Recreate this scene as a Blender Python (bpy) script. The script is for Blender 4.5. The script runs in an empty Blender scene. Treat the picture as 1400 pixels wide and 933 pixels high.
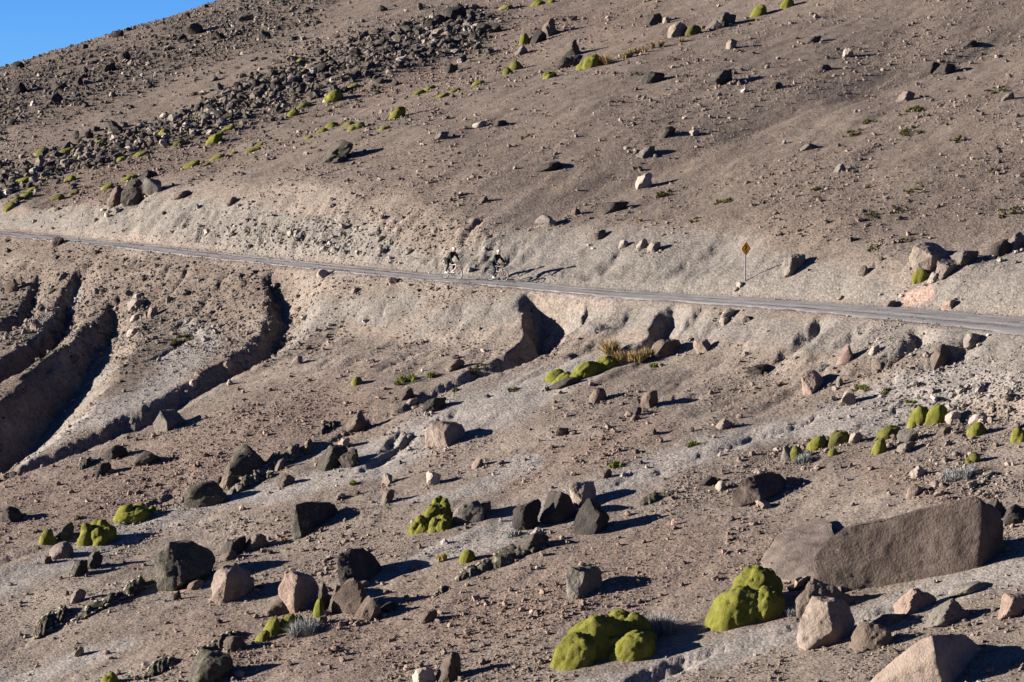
import bpy, bmesh, math, random
import numpy as np
from mathutils import Vector, Matrix

rad = math.radians
scene = bpy.context.scene
COL = scene.collection

# ------------------------------------------------------------------ camera
F = 5317.0                              # focal length in photo pixels (1400 wide)
PITCH = math.atan(0.062)
cam_d = bpy.data.cameras.new("camera")
cam = bpy.data.objects.new("camera", cam_d)
COL.objects.link(cam)
cam_d.sensor_width = 36.0
cam_d.lens = 36.0 * F / 1400.0
cam_d.clip_start = 1.0
cam_d.clip_end = 20000.0
cam.location = (0, 0, 0)
cam.rotation_euler = (math.pi / 2 - PITCH, 0, 0)
scene.camera = cam

# ------------------------------------------------------------------ light
SUN_EL = 12.0                           # degrees above the horizon
SUN_TOWARD = Vector((-0.9998, -0.02, 0))  # horizontal direction towards the sun
world = bpy.data.worlds.new("World")
scene.world = world
world.use_nodes = True
wn = world.node_tree.nodes
wl = world.node_tree.links
wn.clear()
sky_n = wn.new("ShaderNodeTexSky")
sky_n.sky_type = 'NISHITA'
sky_n.sun_disc = False
sky_n.sun_elevation = rad(SUN_EL)
sky_n.sun_rotation = math.atan2(SUN_TOWARD.x, SUN_TOWARD.y)
sky_n.altitude = 4300
sky_n.air_density = 0.6
sky_n.dust_density = 0.0
sky_n.ozone_density = 7.0
bg_n = wn.new("ShaderNodeBackground")
bg_n.inputs[1].default_value = 0.052
wo_n = wn.new("ShaderNodeOutputWorld")
wl.new(sky_n.outputs[0], bg_n.inputs[0])
wl.new(bg_n.outputs[0], wo_n.inputs[0])

sun_d = bpy.data.lights.new("sun", 'SUN')
sun_d.energy = 5.0
sun_d.angle = rad(0.53)
sun_d.color = (1.0, 0.925, 0.83)
sun = bpy.data.objects.new("sun", sun_d)
COL.objects.link(sun)
sd = SUN_TOWARD.normalized() * math.cos(rad(SUN_EL)) + Vector((0, 0, math.sin(rad(SUN_EL))))
sun.rotation_euler = sd.to_track_quat('Z', 'Y').to_euler()

scene.view_settings.view_transform = 'Standard'
scene.view_settings.look = 'None'
scene.view_settings.exposure = 1.62
scene.view_settings.gamma = 1.0
scene.view_settings.use_curve_mapping = False
scene.render.engine = 'CYCLES'
scene.cycles.max_bounces = 4
scene.cycles.diffuse_bounces = 1

# ------------------------------------------------------------------ noise
def _h2(ix, iy, seed):
    n = (ix.astype(np.int64) * 374761393 + iy.astype(np.int64) * 668265263 + seed * 1442695041) & 0xffffffff
    n = ((n ^ (n >> 13)) * 1274126177) & 0xffffffff
    n = (n ^ (n >> 16)) & 0xffff
    return n.astype(np.float64) / 65535.0

def vnoise(x, y, seed=0):
    x = np.asarray(x, float); y = np.asarray(y, float)
    ix = np.floor(x); iy = np.floor(y)
    fx = x - ix; fy = y - iy
    fx = fx * fx * fx * (fx * (fx * 6 - 15) + 10); fy = fy * fy * fy * (fy * (fy * 6 - 15) + 10)
    a = _h2(ix, iy, seed); b = _h2(ix + 1, iy, seed)
    c = _h2(ix, iy + 1, seed); d = _h2(ix + 1, iy + 1, seed)
    return ((a + (b - a) * fx) * (1 - fy) + (c + (d - c) * fx) * fy) * 2 - 1

def fbm(x, y, seed=0, octv=4, gain=0.5):
    s = 0.0; amp = 1.0; c, sn = math.cos(0.6), math.sin(0.6)
    for o in range(octv):
        s = s + amp * vnoise(x, y, seed + o * 17)
        x, y = (x * c - y * sn) * 2.03 + 5.2, (x * sn + y * c) * 2.03 + 1.7
        amp *= gain
    return s

def _h3(ix, iy, iz, seed):
    n = (ix.astype(np.int64) * 374761393 + iy.astype(np.int64) * 668265263 + iz.astype(np.int64) * 2147483647 + seed * 1442695041) & 0xffffffff
    n = ((n ^ (n >> 13)) * 1274126177) & 0xffffffff
    n = (n ^ (n >> 16)) & 0xffff
    return n.astype(np.float64) / 65535.0

def vnoise3(p, seed=0):
    i = np.floor(p); f = p - i
    f = f * f * (3 - 2 * f)
    r = 0.0
    for dx in (0, 1):
        for dy in (0, 1):
            for dz in (0, 1):
                w = (f[:, 0] if dx else 1 - f[:, 0]) * (f[:, 1] if dy else 1 - f[:, 1]) * (f[:, 2] if dz else 1 - f[:, 2])
                r = r + w * _h3(i[:, 0] + dx, i[:, 1] + dy, i[:, 2] + dz, seed)
    return r * 2 - 1

def fbm3(p, seed=0, octv=3, gain=0.5):
    s = 0.0; a = 1.0
    for o in range(octv):
        s = s + a * vnoise3(p, seed + o * 13)
        p = p * 2.03 + 3.1
        a *= gain
    return s

def sstep(a, b, x):
    t = np.clip((x - a) / (b - a), 0, 1)
    return t * t * (3 - 2 * t)

def smax(a, b, k):
    h = np.clip(0.5 + 0.5 * (a - b) / k, 0, 1)
    return b + (a - b) * h + k * h * (1 - h)

def smin(a, b, k):
    return -smax(-np.asarray(a), -np.asarray(b), k)

# ------------------------------------------------------------------ photo pixel -> viewing ray slopes
CP, SP = math.cos(PITCH), math.sin(PITCH)
def ray(px, py):
    u = (np.asarray(px, float) - 700) / F; v = (466.5 - np.asarray(py, float)) / F
    Y = CP + v * SP
    return u / Y, (-SP + v * CP) / Y

def project(x, y, z):
    """world point -> where it shows in the photograph (pixels)"""
    yc = y * CP - z * SP
    zc = y * SP + z * CP
    return 700 + F * x / yc, 466.5 - F * zc / yc

# ------------------------------------------------------------------ the hillside
CR0, CR1 = 337.5, 0.75                  # where the skyline lies
A, B, C0 = 0.20, 0.20, -55.4          # the mean plane of the slope
# road centre line: pixel x, pixel y, width in m
ROAD = [(-120, 309, 2.8), (0, 317.5, 2.8), (80, 326, 2.8), (150, 332.5, 2.8), (300, 349.5, 3.0), (450, 365, 3.1), (600, 380, 3.2), (700, 388, 3.3), (800, 397.5, 3.5),
        (900, 405, 3.9), (1000, 411, 4.4), (1100, 418, 4.9), (1200, 425.5, 5.6), (1300, 435, 6.3), (1400, 444, 7.0), (1520, 456, 7.2)]
_rp = np.array(ROAD)
_sx, _sz = ray(_rp[:, 0], _rp[:, 1])
_ry = C0 / (_sz - A * _sx - B)
# the road swings a little towards the viewer at its near end
_ry = _ry - np.interp(_rp[:, 0], [-120, 0, 600, 640, 900, 1400, 1520], [0, 0, 2.2, 2.0, 0, 1.0, 1.2])
_rx = _sx * _ry
_rz = _sz * _ry
_o = np.argsort(_ry)
RY, RX, RZ, RW = _ry[_o], _rx[_o], _rz[_o], _rp[_o, 2]
RPX = _rp[_o, 0]
# resample smoothly (cubic through the points, then dense linear)
_t = np.linspace(RY[0], RY[-1], 400)
def _cub(xs, ys, t):
    m = np.gradient(ys, xs)
    k = np.clip(np.searchsorted(xs, t) - 1, 0, len(xs) - 2)
    h = xs[k + 1] - xs[k]; s = (t - xs[k]) / h
    return ((2 * s**3 - 3 * s**2 + 1) * ys[k] + (s**3 - 2 * s**2 + s) * h * m[k] + (-2 * s**3 + 3 * s**2) * ys[k + 1] + (s**3 - s**2) * h * m[k + 1])
DX, DZ, DW = _cub(RY, RX, _t), _cub(RY, RZ, _t), np.interp(_t, RY, RW)
ker = np.hanning(25); ker /= ker.sum()
_pad = lambda a: np.concatenate([a[0] + (a[1] - a[0]) * np.arange(-12, 0), a, a[-1] + (a[-1] - a[-2]) * np.arange(1, 13)])
DX = np.convolve(_pad(DX), ker, 'valid'); DZ = np.convolve(_pad(DZ), ker, 'valid')
DPX = np.interp(_t, RY, RPX)
DSL = np.gradient(DX, _t)               # dx/dy of the road
DTT = np.concatenate([[0], np.cumsum(np.hypot(np.diff(DX), np.diff(_t)))])

def lin(t, ys):
    """interp that extends linearly beyond the road's ends"""
    r = np.interp(t, _t, ys)
    r = r + np.where(t < _t[0], (t - _t[0]) * (ys[1] - ys[0]) / (_t[1] - _t[0]), 0)
    r = r + np.where(t > _t[-1], (t - _t[-1]) * (ys[-1] - ys[-2]) / (_t[1] - _t[0]), 0)
    return r

def road_coords(x, y):
    yf = np.clip(y, _t[0] - 60, _t[-1] + 200)
    for _ in range(3):
        sl = np.interp(yf, _t, DSL)
        xr = lin(yf, DX)
        # move along the tangent (sl,1) to the foot of the perpendicular
        d = ((x - xr) * sl + (y - yf)) / (1 + sl * sl)
        yf = np.clip(yf + d, _t[0] - 60, _t[-1] + 200)
    sl = np.interp(yf, _t, DSL); xr = lin(yf, DX)
    n = np.sqrt(1 + sl * sl)
    s = ((x - xr) - (y - yf) * sl) / n
    return s, yf

UP_PX = [-100, 0, 100, 200, 300, 420, 520, 620, 700, 850, 1000, 1100, 1200, 1300, 1400]
UP_H = [0.5, 0.4, 1.5, 2.5, 2.8, 2.6, 2.0, 1.3, 1.4, 1.7, 1.5, .9, .6, 1.1, 2.0]
UP_SL = [.4, .4, .50, .58, .65, .70, .70, .58, .40, .34, .34, .34, .30, .30, .36]
DN_H = [1.6, 1.8, 1.8, 1.9, 1.9, 1.7, 1.2, 1.0, 1.0, .9, .6, .4, .25, .2, .2]
DN_SL = [.38, .38, .38, .38, .38, .36, .33, .3, .3, .28, .25, .22, .2, .2, .2]

def ramp(u, k=0.35):
    """0..1 ramp with softened corners"""
    return smin(smax(u, 0 * u, k * 0.5), 0 * u + 1, k)

def H0(x, y, detail=True):
    x = np.asarray(x, float); y = np.asarray(y, float)
    xc = 260 * np.tanh(x / 260)
    z = C0 + A * xc + B * y
    # broad swells
    rd = np.abs(x - lin(np.clip(y, _t[0] - 60, _t[-1] + 200), DX))
    z = z + 0.9 * fbm(x / 42, y / 60, 3, 2) * sstep(120, 200, y) * (.3 + .7 * sstep(4, 30, rd)) + 0.28 * fbm(x / 13, y / 19, 9, 3)
    # crest of the mountain and its far side
    crest = np.clip(CR0 + CR1 * (x + 45), 300, 560)
    e = np.maximum(0, y - crest + 34)
    z = z - 0.00125 * np.minimum(e, 160)**2 - 0.35 * np.maximum(0, e - 160)
    z = np.maximum(z, -60 + 0 * z)
    # road bench
    s, yf = road_coords(x, y)
    w = np.interp(yf, _t, DW) * 0.5
    px = np.interp(yf, _t, DPX)
    up = np.interp(px, UP_PX, UP_H); usl = np.interp(px, UP_PX, UP_SL)
    dn = np.interp(px, UP_PX, DN_H); dsl = np.interp(px, UP_PX, DN_SL)
    wob = 0.9 * fbm(yf / 7, s / 9, 31, 3)
    sho = np.interp(px, [0, 500, 650, 900, 1000, 1400], [.2, .2, 1.4, 1.8, .8, .4])
    upz = up * ramp((s - w - sho + wob * 0.8 * sstep(0.5, 4, s - w)) / (up / usl), 0.5) * np.exp(-(np.maximum(0, s) / 75)**2)
    dnz = dn * ramp((-s - w - 0.2 + wob) / (dn / dsl), 0.6) * np.exp(-(np.maximum(0, -s) / 60)**2)
    z = z + upz - dnz
    zr = lin(yf, DZ)
    bench = zr + 0.02 * s + 0.02 * fbm(x / 1.5, y / 1.5, 77, 2) - 0.04
    u = np.maximum(np.abs(s) - w - 0.1, 0)
    fill = np.interp(px, [0, 500, 900, 1400], [.62, .55, .46, .42]) + .06 * fbm(yf / 3.1, s / 6, 37, 3)
    zz = smin(smax(z, bench - fill * u - .03 * u * u, 0.3), bench + 0.85 * u, 0.3)
    k = 1 - sstep(0.0, 0.45, np.abs(s) - w)
    z = zz * (1 - k) + bench * k
    # valley floor and the near hillside the photographer stands on
    near = -1.7 - 0.33 * y - 0.06 * np.maximum(0, -y) * 0
    z = smax(z, np.where(y < 130, near, -1e3), 3.0)
    z = np.where(y < 2, -1.7 - 0.33 * y + 0.0 * x, z)
    return z

# erosion gullies: points (pixel x, pixel y, depth m, half width m)
GULLIES = [
    [(372, 372, .5, .5), (383, 388, 1.1, 1.0), (388, 415, 1.45, 1.35), (380, 445, 1.5, 1.4), (352, 478, 1.35, 1.35), (300, 508, 1.0, 1.15), (255, 533, .8, 1.0), (200, 566, .75, .95), (120, 603, .7, .9), (40, 636, .55, .8), (-40, 665, .4, .8), (-180, 725, .3, .8)],
    [(158, 412, .5, .6), (148, 432, 1.2, 1.1), (118, 470, 2.0, 1.8), (80, 505, 2.7, 2.3), (45, 545, 3.0, 2.6), (5, 580, 3.2, 2.8), (-60, 620, 3.2, 3.0), (-230, 715, 2.4, 3.0)],
    [(108, 368, .5, .5), (100, 385, 1.0, .9), (92, 415, 1.2, 1.0), (72, 450, 1.4, 1.1), (35, 480, 1.6, 1.3), (-20, 510, 1.9, 1.6), (-190, 590, 1.6, 2.0)],
    [(52, 375, .3, .4), (46, 400, .7, .8), (30, 425, .8, .8), (0, 448, .9, .9), (-50, 475, 1, 1), (-200, 545, .8, 1.3)],
    [(738, 401, 1.5, 1.3), (745, 422, 2.6, 1.5), (743, 442, 2.4, 1.4), (728, 467, 1.7, 1.2), (700, 488, 1.2, 1.0), (660, 505, .8, .8), (610, 525, .4, .7), (570, 548, .4, .8), (545, 562, .2, .6), (505, 577, .35, .8), (470, 592, .2, .6), (430, 612, .15, .6), (400, 632, .2, .6), (330, 655, .2, .7), (250, 682, .2, .7), (150, 725, .15, .6), (50, 752, .2, .6), (-40, 780, .2, .6)],
    [(930, 413, .8, .6), (914, 428, 1.3, .85), (902, 450, 1.1, .8), (876, 472, .6, .8), (836, 492, .3, .6)],
    [(814, 403, .6, .8), (800, 420, .8, 1.0), (774, 448, .6, .9), (735, 480, .3, .7)],
    [(880, 415, .15, .5), (860, 432, .28, .8), (836, 450, .22, .7), (795, 482, .2, .6)],
    [(960, 420, .2, .4), (945, 435, .4, .75), (912, 462, .3, .6)], [(985, 440, .25, .6), (950, 468, .25, .6)], [(1180, 448, .15, .5), (1160, 458, .3, .8), (1120, 480, .2, .6)], [(1345, 452, .4, .5), (1310, 475, .6, .8), (1270, 500, .4, .7), (1220, 525, .2, .5)],
    [(1122, 436, .6, .7), (1105, 452, .6, .8), (1085, 468, .5, .7), (1055, 492, .25, .6)],
    [(1262, 445, .8, .8), (1245, 462, .8, .9), (1215, 485, .5, .7), (1180, 500, .25, .6)],
    [(1120, 568, .05, .4), (1102, 574, .35, .6), (1072, 586, .25, .5), (1000, 607, .12, .4), (940, 632, .12, .4), (850, 660, .1, .4)],
    [(570, 586, .2, .3), (552, 602, .55, .6), (527, 622, .4, .5), (500, 640, .1, .4)],
    [(630, 560, .05, .3), (610, 575, .25, .4), (545, 590, .1, .3)],
    [(542, 592, .2, .3), (532, 604, .4, .5), (520, 618, .1, .4)],
    [(975, 890, .1, .4), (935, 903, .45, .6), (895, 920, .5, .65), (850, 940, .4, .6), (780, 965, .3, .6)],
    [(1330, 795, .1, .3), (1260, 820, .2, .4), (1180, 840, .15, .4), (1080, 858, .15, .4)],
    [(250, 660, .1, .3), (215, 688, .35, .5), (190, 700, .1, .4)],
    [(222, 722, .05, .3), (180, 738, .2, .4), (120, 752, .1, .3)],
    [(310, 372, .2, .3), (290, 400, .3, .35), (265, 430, .25, .35), (240, 450, .15, .3)],
    [(262, 360, .2, .25), (250, 385, .25, .3), (225, 405, .15, .3)],
    [(240, 355, .15, .25), (228, 372, .2, .3), (205, 392, .1, .3)],
    [(195, 345, .12, .25), (180, 362, .18, .25), (165, 378, .1, .3)],
    [(340, 380, .2, .3), (325, 395, .25, .35), (300, 418, .25, .35), (270, 448, .2, .3), (245, 470, .2, .3), (200, 495, .2, .35), (150, 505, .15, .3)],
    [(640, 325, .1, .3), (612, 345, .3, .4), (590, 362, .2, .35)],
    [(618, 330, .1, .3), (590, 350, .35, .4), (570, 368, .2, .35)],
    [(480, 310, .1, .3), (455, 330, .2, .4), (430, 350, .25, .4)],
    [(445, 300, .1, .3), (432, 315, .2, .4), (400, 345, .25, .4)],
    [(555, 325, .1, .3), (535, 345, .2, .4), (515, 362, .25, .4)],
    [(300, 285, .1, .3), (285, 305, .2, .4), (270, 325, .2, .4)],
    [(1010, 325, .05, .6), (960, 355, .22, .9), (880, 398, .15, .8)],
    [(860, 335, .05, .6), (830, 362, .25, .9), (795, 388, .2, .8)],
    [(1150, 500, .1, .3), (1120, 508, .1, .4)],
]

def march(px, py, hf, y0=132.0, y1=460.0, step=0.5):
    sx, sz = ray(px, py)
    sx = np.atleast_1d(sx); sz = np.atleast_1d(sz)
    ys = np.arange(y0, y1, step)
    hit = np.full(len(sx), np.nan)
    for k in range(len(sx)):
        f = hf(sx[k] * ys, ys) - sz[k] * ys
        i = np.argmax(f > 0)
        if f[i] > 0 and i > 0:
            hit[k] = ys[i - 1] + step * f[i - 1] / (f[i - 1] - f[i])
    return sx * hit, hit

def carve(x, y):
    """how far the gullies cut below the slope at x, y"""
    out = np.zeros_like(x)
    xw = x + 0.3 * fbm(x / 1.7, y / 1.7, 201, 5, .6); yw = y + 0.45 * fbm(x / 1.7, y / 1.7, 207, 5, .6)
    for gx, gy, gd, gw in GUL_W:
        m = 2.6 * gw.max() + 1.0
        sel = np.where((x > gx.min() - m) & (x < gx.max() + m) & (y > gy.min() - m) & (y < gy.max() + m))[0]
        if not len(sel):
            continue
        qx, qy = xw[sel], yw[sel]
        best = np.full(len(sel), 1e9); dep = np.zeros(len(sel)); wid = np.ones(len(sel))
        for i in range(len(gx) - 1):
            ex, ey = gx[i + 1] - gx[i], gy[i + 1] - gy[i]
            L = ex * ex + ey * ey
            t = np.clip(((qx - gx[i]) * ex + (qy - gy[i]) * ey) / L, 0, 1)
            d = np.hypot(qx - gx[i] - t * ex, qy - gy[i] - t * ey)
            side = ex * (qy - gy[i]) - ey * (qx - gx[i])
            d = d / np.where(side > 0, 1.9, .85)          # undercut outer wall, gentler inner one
            b = d < best
            best = np.where(b, d, best)
            dep = np.where(b, gd[i] + (gd[i + 1] - gd[i]) * t, dep)
            wid = np.where(b, gw[i] + (gw[i + 1] - gw[i]) * t, wid)
        u = np.clip(1 - best / wid, 0, 1)
        out[sel] = np.maximum(out[sel], dep * (0.75 * u + 0.25 * sstep(0, 1, u)))
    return out

GUL_W = []
for g in GULLIES:
    ga = np.array(g, float)
    gx, gy = march(ga[:, 0], ga[:, 1], H0)
    ok = ~np.isnan(gx)
    # denser, smooth polyline
    n = len(gx); tt = np.linspace(0, n - 1, n * 4)
    GUL_W.append(tuple(np.interp(tt, np.arange(n)[ok], a[ok]) for a in (gx, gy, ga[:, 2], ga[:, 3])))

def H(x, y):
    x = np.asarray(x, float); y = np.asarray(y, float)
    sh = x.shape
    x = x.ravel(); y = y.ravel()
    z = H0(x, y)
    v = np.where((y > 125) & (y < 430) & (np.abs(x) < 0.2 * y))[0]
    if len(v):
        xv, yv = x[v], y[v]
        s, yf = road_coords(xv, yv)
        w = np.interp(yf, _t, DW) * 0.5
        px = np.interp(yf, _t, DPX)
        off = sstep(0.2, 1.0, np.abs(s) - w)                      # nothing on the road bed itself
        d = -carve(xv, yv) * off
        # rills on the fill below the road and on the cut bank, running down the slope
        tt = np.interp(yf, _t, DTT)
        wq = 0.5 * fbm(xv / 2.2, yv / 2.2, 55, 3)
        low = sstep(0, 1.0, -s - w) * (1 - sstep(7, 13, -s - w))
        bank = sstep(0.2, 0.9, s - w) * (1 - sstep(2.6, 4.8, s - w + 1.2 * wq))
        low = low * (.35 + .65 * sstep(.8, 2.5, -s - w))
        r1 = 1 - np.abs(vnoise(tt / 1.35 + wq, s / 9.0, 61)) * 2
        r2 = 1 - np.abs(vnoise(tt / 0.7 + wq, s / 5.0, 67)) * 2
        rough_l = np.interp(px, [0, 350, 520, 700, 1400], [.22, .25, .12, .2, .22])
        rough_u = np.interp(px, [0, 100, 240, 420, 600, 680, 1400], [.05, .12, .18, .23, .23, .06, .035])
        d = d - low * rough_l * (0.6 * np.maximum(0, r1) + 0.3 * np.maximum(0, r2))
        d = d + bank * rough_u * (0.45 * r1 + 0.9 * r2 + 0.35 * (1 - 2.2 * np.abs(fbm(xv / 1.1, yv / 1.3, 71, 4, .55))))
        # crust and hummocks everywhere, drawn out down the slope
        al = (xv * 0.57 + yv * 0.82); ac = (xv * 0.82 - yv * 0.57)
        d = d + off * (0.055 * fbm(ac / 1.5, al / 4.8, 81, 3) + 0.016 * fbm(xv / 0.55, yv / 0.8, 87, 3) + 0.007 * fbm(xv / 0.17, yv / 0.24, 91, 2))
        z[v] = z[v] + d * sstep(125, 132, yv)
    return z.reshape(sh)

# terrain grid: columns fan out in azimuth, rows get denser where the slope is seen
def _cols():
    core = np.tan(np.linspace(rad(-9.6), rad(9.6), 800))
    ext = np.concatenate([np.linspace(0.18, 0.6, 26), np.linspace(0.7, 6.0, 22)])
    return np.concatenate([-ext[::-1], core, ext])
def _rows():
    r = [2.0, 6, 12, 20, 30, 42, 55, 68, 80, 92, 102, 110, 117, 123, 128, 131]
    y = 132.0
    while y < 425:
        r.append(y)
        y += 0.17 * (y / 140) ** 0.9
    r += list(np.linspace(426, 520, 24)) + [560, 640, 760, 950, 1300, 2000, 3200, 5000, 8000]
    return np.array(r)
TX, TY = _cols(), _rows()
GX = TX[None, :] * TY[:, None]
GY = np.repeat(TY[:, None], len(TX), 1)
GZ = H(GX, GY)

def ground(x, y):
    """height of the terrain mesh at x, y"""
    x = np.asarray(x, float); y = np.asarray(y, float)
    j = np.clip(np.searchsorted(TY, y) - 1, 0, len(TY) - 2)
    t = x / y
    i = np.clip(np.searchsorted(TX, t) - 1, 0, len(TX) - 2)
    fy = (y - TY[j]) / (TY[j + 1] - TY[j]); fx = (t - TX[i]) / (TX[i + 1] - TX[i])
    return (GZ[j, i] * (1 - fx) + GZ[j, i + 1] * fx) * (1 - fy) + (GZ[j + 1, i] * (1 - fx) + GZ[j + 1, i + 1] * fx) * fy

def at(px, py):
    """the point of the ground that the photo shows at this pixel"""
    sx, sz = ray(px, py)
    sx = float(sx); sz = float(sz)
    ys = TY[(TY > 131) & (TY < 520)]
    f = ground(sx * ys, ys) - sz * ys
    i = int(np.argmax(f > 0))
    if not (f[i] > 0) or i == 0:
        i = int(np.argmax(f))
        y = ys[i]
    else:
        y = ys[i - 1] + (ys[i] - ys[i - 1]) * f[i - 1] / (f[i - 1] - f[i])
    return Vector((sx * y, y, float(ground(sx * y, y))))

# ------------------------------------------------------------------ material helpers
def new_mat(name):
    m = bpy.data.materials.new(name)
    m.use_nodes = True
    nt = m.node_tree
    nt.nodes.clear()
    out = nt.nodes.new("ShaderNodeOutputMaterial")
    b = nt.nodes.new("ShaderNodeBsdfPrincipled")
    nt.links.new(b.outputs[0], out.inputs[0])
    b.inputs['Roughness'].default_value = 0.9
    if 'Specular IOR Level' in b.inputs:
        b.inputs['Specular IOR Level'].default_value = 0.2
    return m, nt, b

def nd(nt, typ, **kw):
    n = nt.nodes.new(typ)
    for k, v in kw.items():
        if k.startswith('i_'):
            n.inputs[k[2:].replace('_', ' ')].default_value = v
        else:
            setattr(n, k, v)
    return n

def noise_n(nt, vec, scale, detail=4, rough=0.6):
    n = nd(nt, "ShaderNodeTexNoise")
    n.inputs['Scale'].default_value = scale
    n.inputs['Detail'].default_value = detail
    n.inputs['Roughness'].default_value = rough
    nt.links.new(vec, n.inputs['Vector'])
    return n.outputs['Fac']

def ramp_n(nt, fac, stops):
    r = nd(nt, "ShaderNodeValToRGB")
    el = r.color_ramp.elements
    while len(el) < len(stops):
        el.new(0.5)
    for e, (p, c) in zip(el, stops):
        e.position = p
        e.color = (*c, 1) if len(c) == 3 else c
    nt.links.new(fac, r.inputs[0])
    return r.outputs[0]

def mix_n(nt, fac, a, b, mode='MIX'):
    m = nd(nt, "ShaderNodeMix", data_type='RGBA', blend_type=mode)
    for sock, v in ((m.inputs[0], fac), (m.inputs[6], a), (m.inputs[7], b)):
        if hasattr(v, 'links') or isinstance(v, bpy.types.NodeSocket):
            nt.links.new(v, sock)
        elif isinstance(v, (int, float)):
            sock.default_value = v
        else:
            sock.default_value = (*v, 1)
    return m.outputs[2]

def math_n(nt, op, a, b=None, clamp=False):
    m = nd(nt, "ShaderNodeMath", operation=op, use_clamp=clamp)
    for k, v in enumerate((a, b)):
        if v is None:
            continue
        if isinstance(v, bpy.types.NodeSocket):
            nt.links.new(v, m.inputs[k])
        else:
            m.inputs[k].default_value = v
    return m.outputs[0]

def bump_n(nt, bsdf, height, dist, strength=1.0):
    b = nd(nt, "ShaderNodeBump")
    b.inputs['Strength'].default_value = strength
    b.inputs['Distance'].default_value = dist
    nt.links.new(height, b.inputs['Height'])
    nt.links.new(b.outputs[0], bsdf.inputs['Normal'])

# ------------------------------------------------------------------ what the ground is made of, where
def seg_dist(px, py, pts):
    best = np.full(px.shape, 1e9); r = np.ones(px.shape)
    for (x0, y0, r0), (x1, y1, r1) in zip(pts[:-1], pts[1:]):
        ex, ey = x1 - x0, y1 - y0
        t = np.clip(((px - x0) * ex + (py - y0) * ey) / (ex * ex + ey * ey), 0, 1)
        rr = r0 + (r1 - r0) * t
        d = np.hypot(px - x0 - t * ex, py - y0 - t * ey) / rr
        best = np.minimum(best, d)
    return best

GREY_STREAKS = [
    [(1420, 505, 30), (1250, 545, 34), (1110, 580, 26), (1000, 607, 22), (880, 648, 20), (760, 690, 16), (640, 735, 14), (560, 770, 10)],
    [(800, 505, 22), (700, 540, 36), (610, 575, 34), (530, 620, 26), (430, 655, 14), (260, 700, 14), (140, 745, 16), (-20, 800, 14)],
    [(1430, 770, 26), (1300, 808, 22), (1180, 838, 18), (1050, 872, 20), (930, 902, 24), (800, 935, 20), (700, 960, 18)],
    [(170, 872, 10), (90, 905, 14), (-10, 945, 16)],
    [(740, 712, 10), (640, 740, 16), (590, 775, 8)],
    [(720, 640, 18), (640, 665, 10), (500, 690, 6)],
    [(250, 452, 14), (300, 470, 20), (230, 520, 24), (120, 580, 16), (40, 625, 12)],
]
PALE = [
    [(-20, 300, 8), (60, 300, 14), (160, 298, 28), (280, 306, 34), (400, 320, 36), (500, 338, 30), (600, 356, 14)],
    [(600, 365, 22), (700, 360, 34), (800, 355, 46), (920, 362, 52), (1020, 370, 50), (1120, 390, 26), (1200, 400, 18)],
    [(1230, 420, 22), (1320, 395, 34), (1420, 375, 52)],
    [(560, 410, 22), (500, 420, 22), (440, 440, 16), (400, 470, 8)],
    [(700, 420, 24), (620, 440, 20), (560, 460, 8)],
    [(780, 435, 14), (860, 440, 20), (1000, 445, 20), (1180, 460, 22), (1420, 490, 34)],
    [(110, 545, 6), (70, 575, 8), (10, 605, 8)],
    [(150, 500, 8), (120, 525, 8), (80, 560, 6)],
    [(100, 400, 8), (80, 430, 10), (50, 460, 8)],
]
PINK = [[(1225, 402, 12), (1262, 398, 14)], [(1290, 424, 5), (1300, 422, 5)], [(300, 790, 6), (240, 805, 8)]]
RED = [
    [(150, 700, 40), (0, 690, 60)], [(480, 550, 50), (300, 620, 50), (60, 690, 40)],
    [(900, 585, 26), (800, 620, 26), (700, 650, 24)], [(1060, 770, 60), (900, 760, 60), (700, 820, 70), (500, 870, 60), (250, 880, 50)],
    [(300, 200, 30), (150, 250, 26), (40, 260, 30)], [(900, 40, 40), (750, 40, 30), (640, 90, 20), (500, 130, 20)],
    [(1300, 690, 20), (1200, 640, 26)],
]
DARK = [
    [(430, 0, 36), (330, 40, 40), (180, 85, 44), (0, 140, 46)],
    [(660, 30, 20), (520, 78, 26), (400, 125, 24), (280, 170, 20), (120, 215, 12), (0, 250, 10)],
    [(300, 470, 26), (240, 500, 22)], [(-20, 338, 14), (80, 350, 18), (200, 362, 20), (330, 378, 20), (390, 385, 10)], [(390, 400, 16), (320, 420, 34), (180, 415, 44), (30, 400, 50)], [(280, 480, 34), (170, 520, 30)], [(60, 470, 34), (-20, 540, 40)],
]

def ground_masks(x, y, z):
    px, py = project(x, y, z)
    wx = px + 16 * fbm(x / 3.5, y / 5, 301, 4); wy = py + 9 * fbm(x / 3.5, y / 5, 317, 4)
    def m(lines, a, b):
        d = np.full(px.shape, 9.0)
        for l in lines:
            d = np.minimum(d, seg_dist(wx, wy, l))
        return 1 - sstep(a, b, d)
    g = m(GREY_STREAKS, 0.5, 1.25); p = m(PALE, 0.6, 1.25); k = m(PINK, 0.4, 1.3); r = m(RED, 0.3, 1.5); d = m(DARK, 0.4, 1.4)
    return g, p, k, r, d

def set_color_attr(me, name, rgba):
    at_ = me.attributes.new(name, 'FLOAT_COLOR', 'POINT')
    at_.data.foreach_set('color', np.asarray(rgba, np.float32).ravel())

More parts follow.
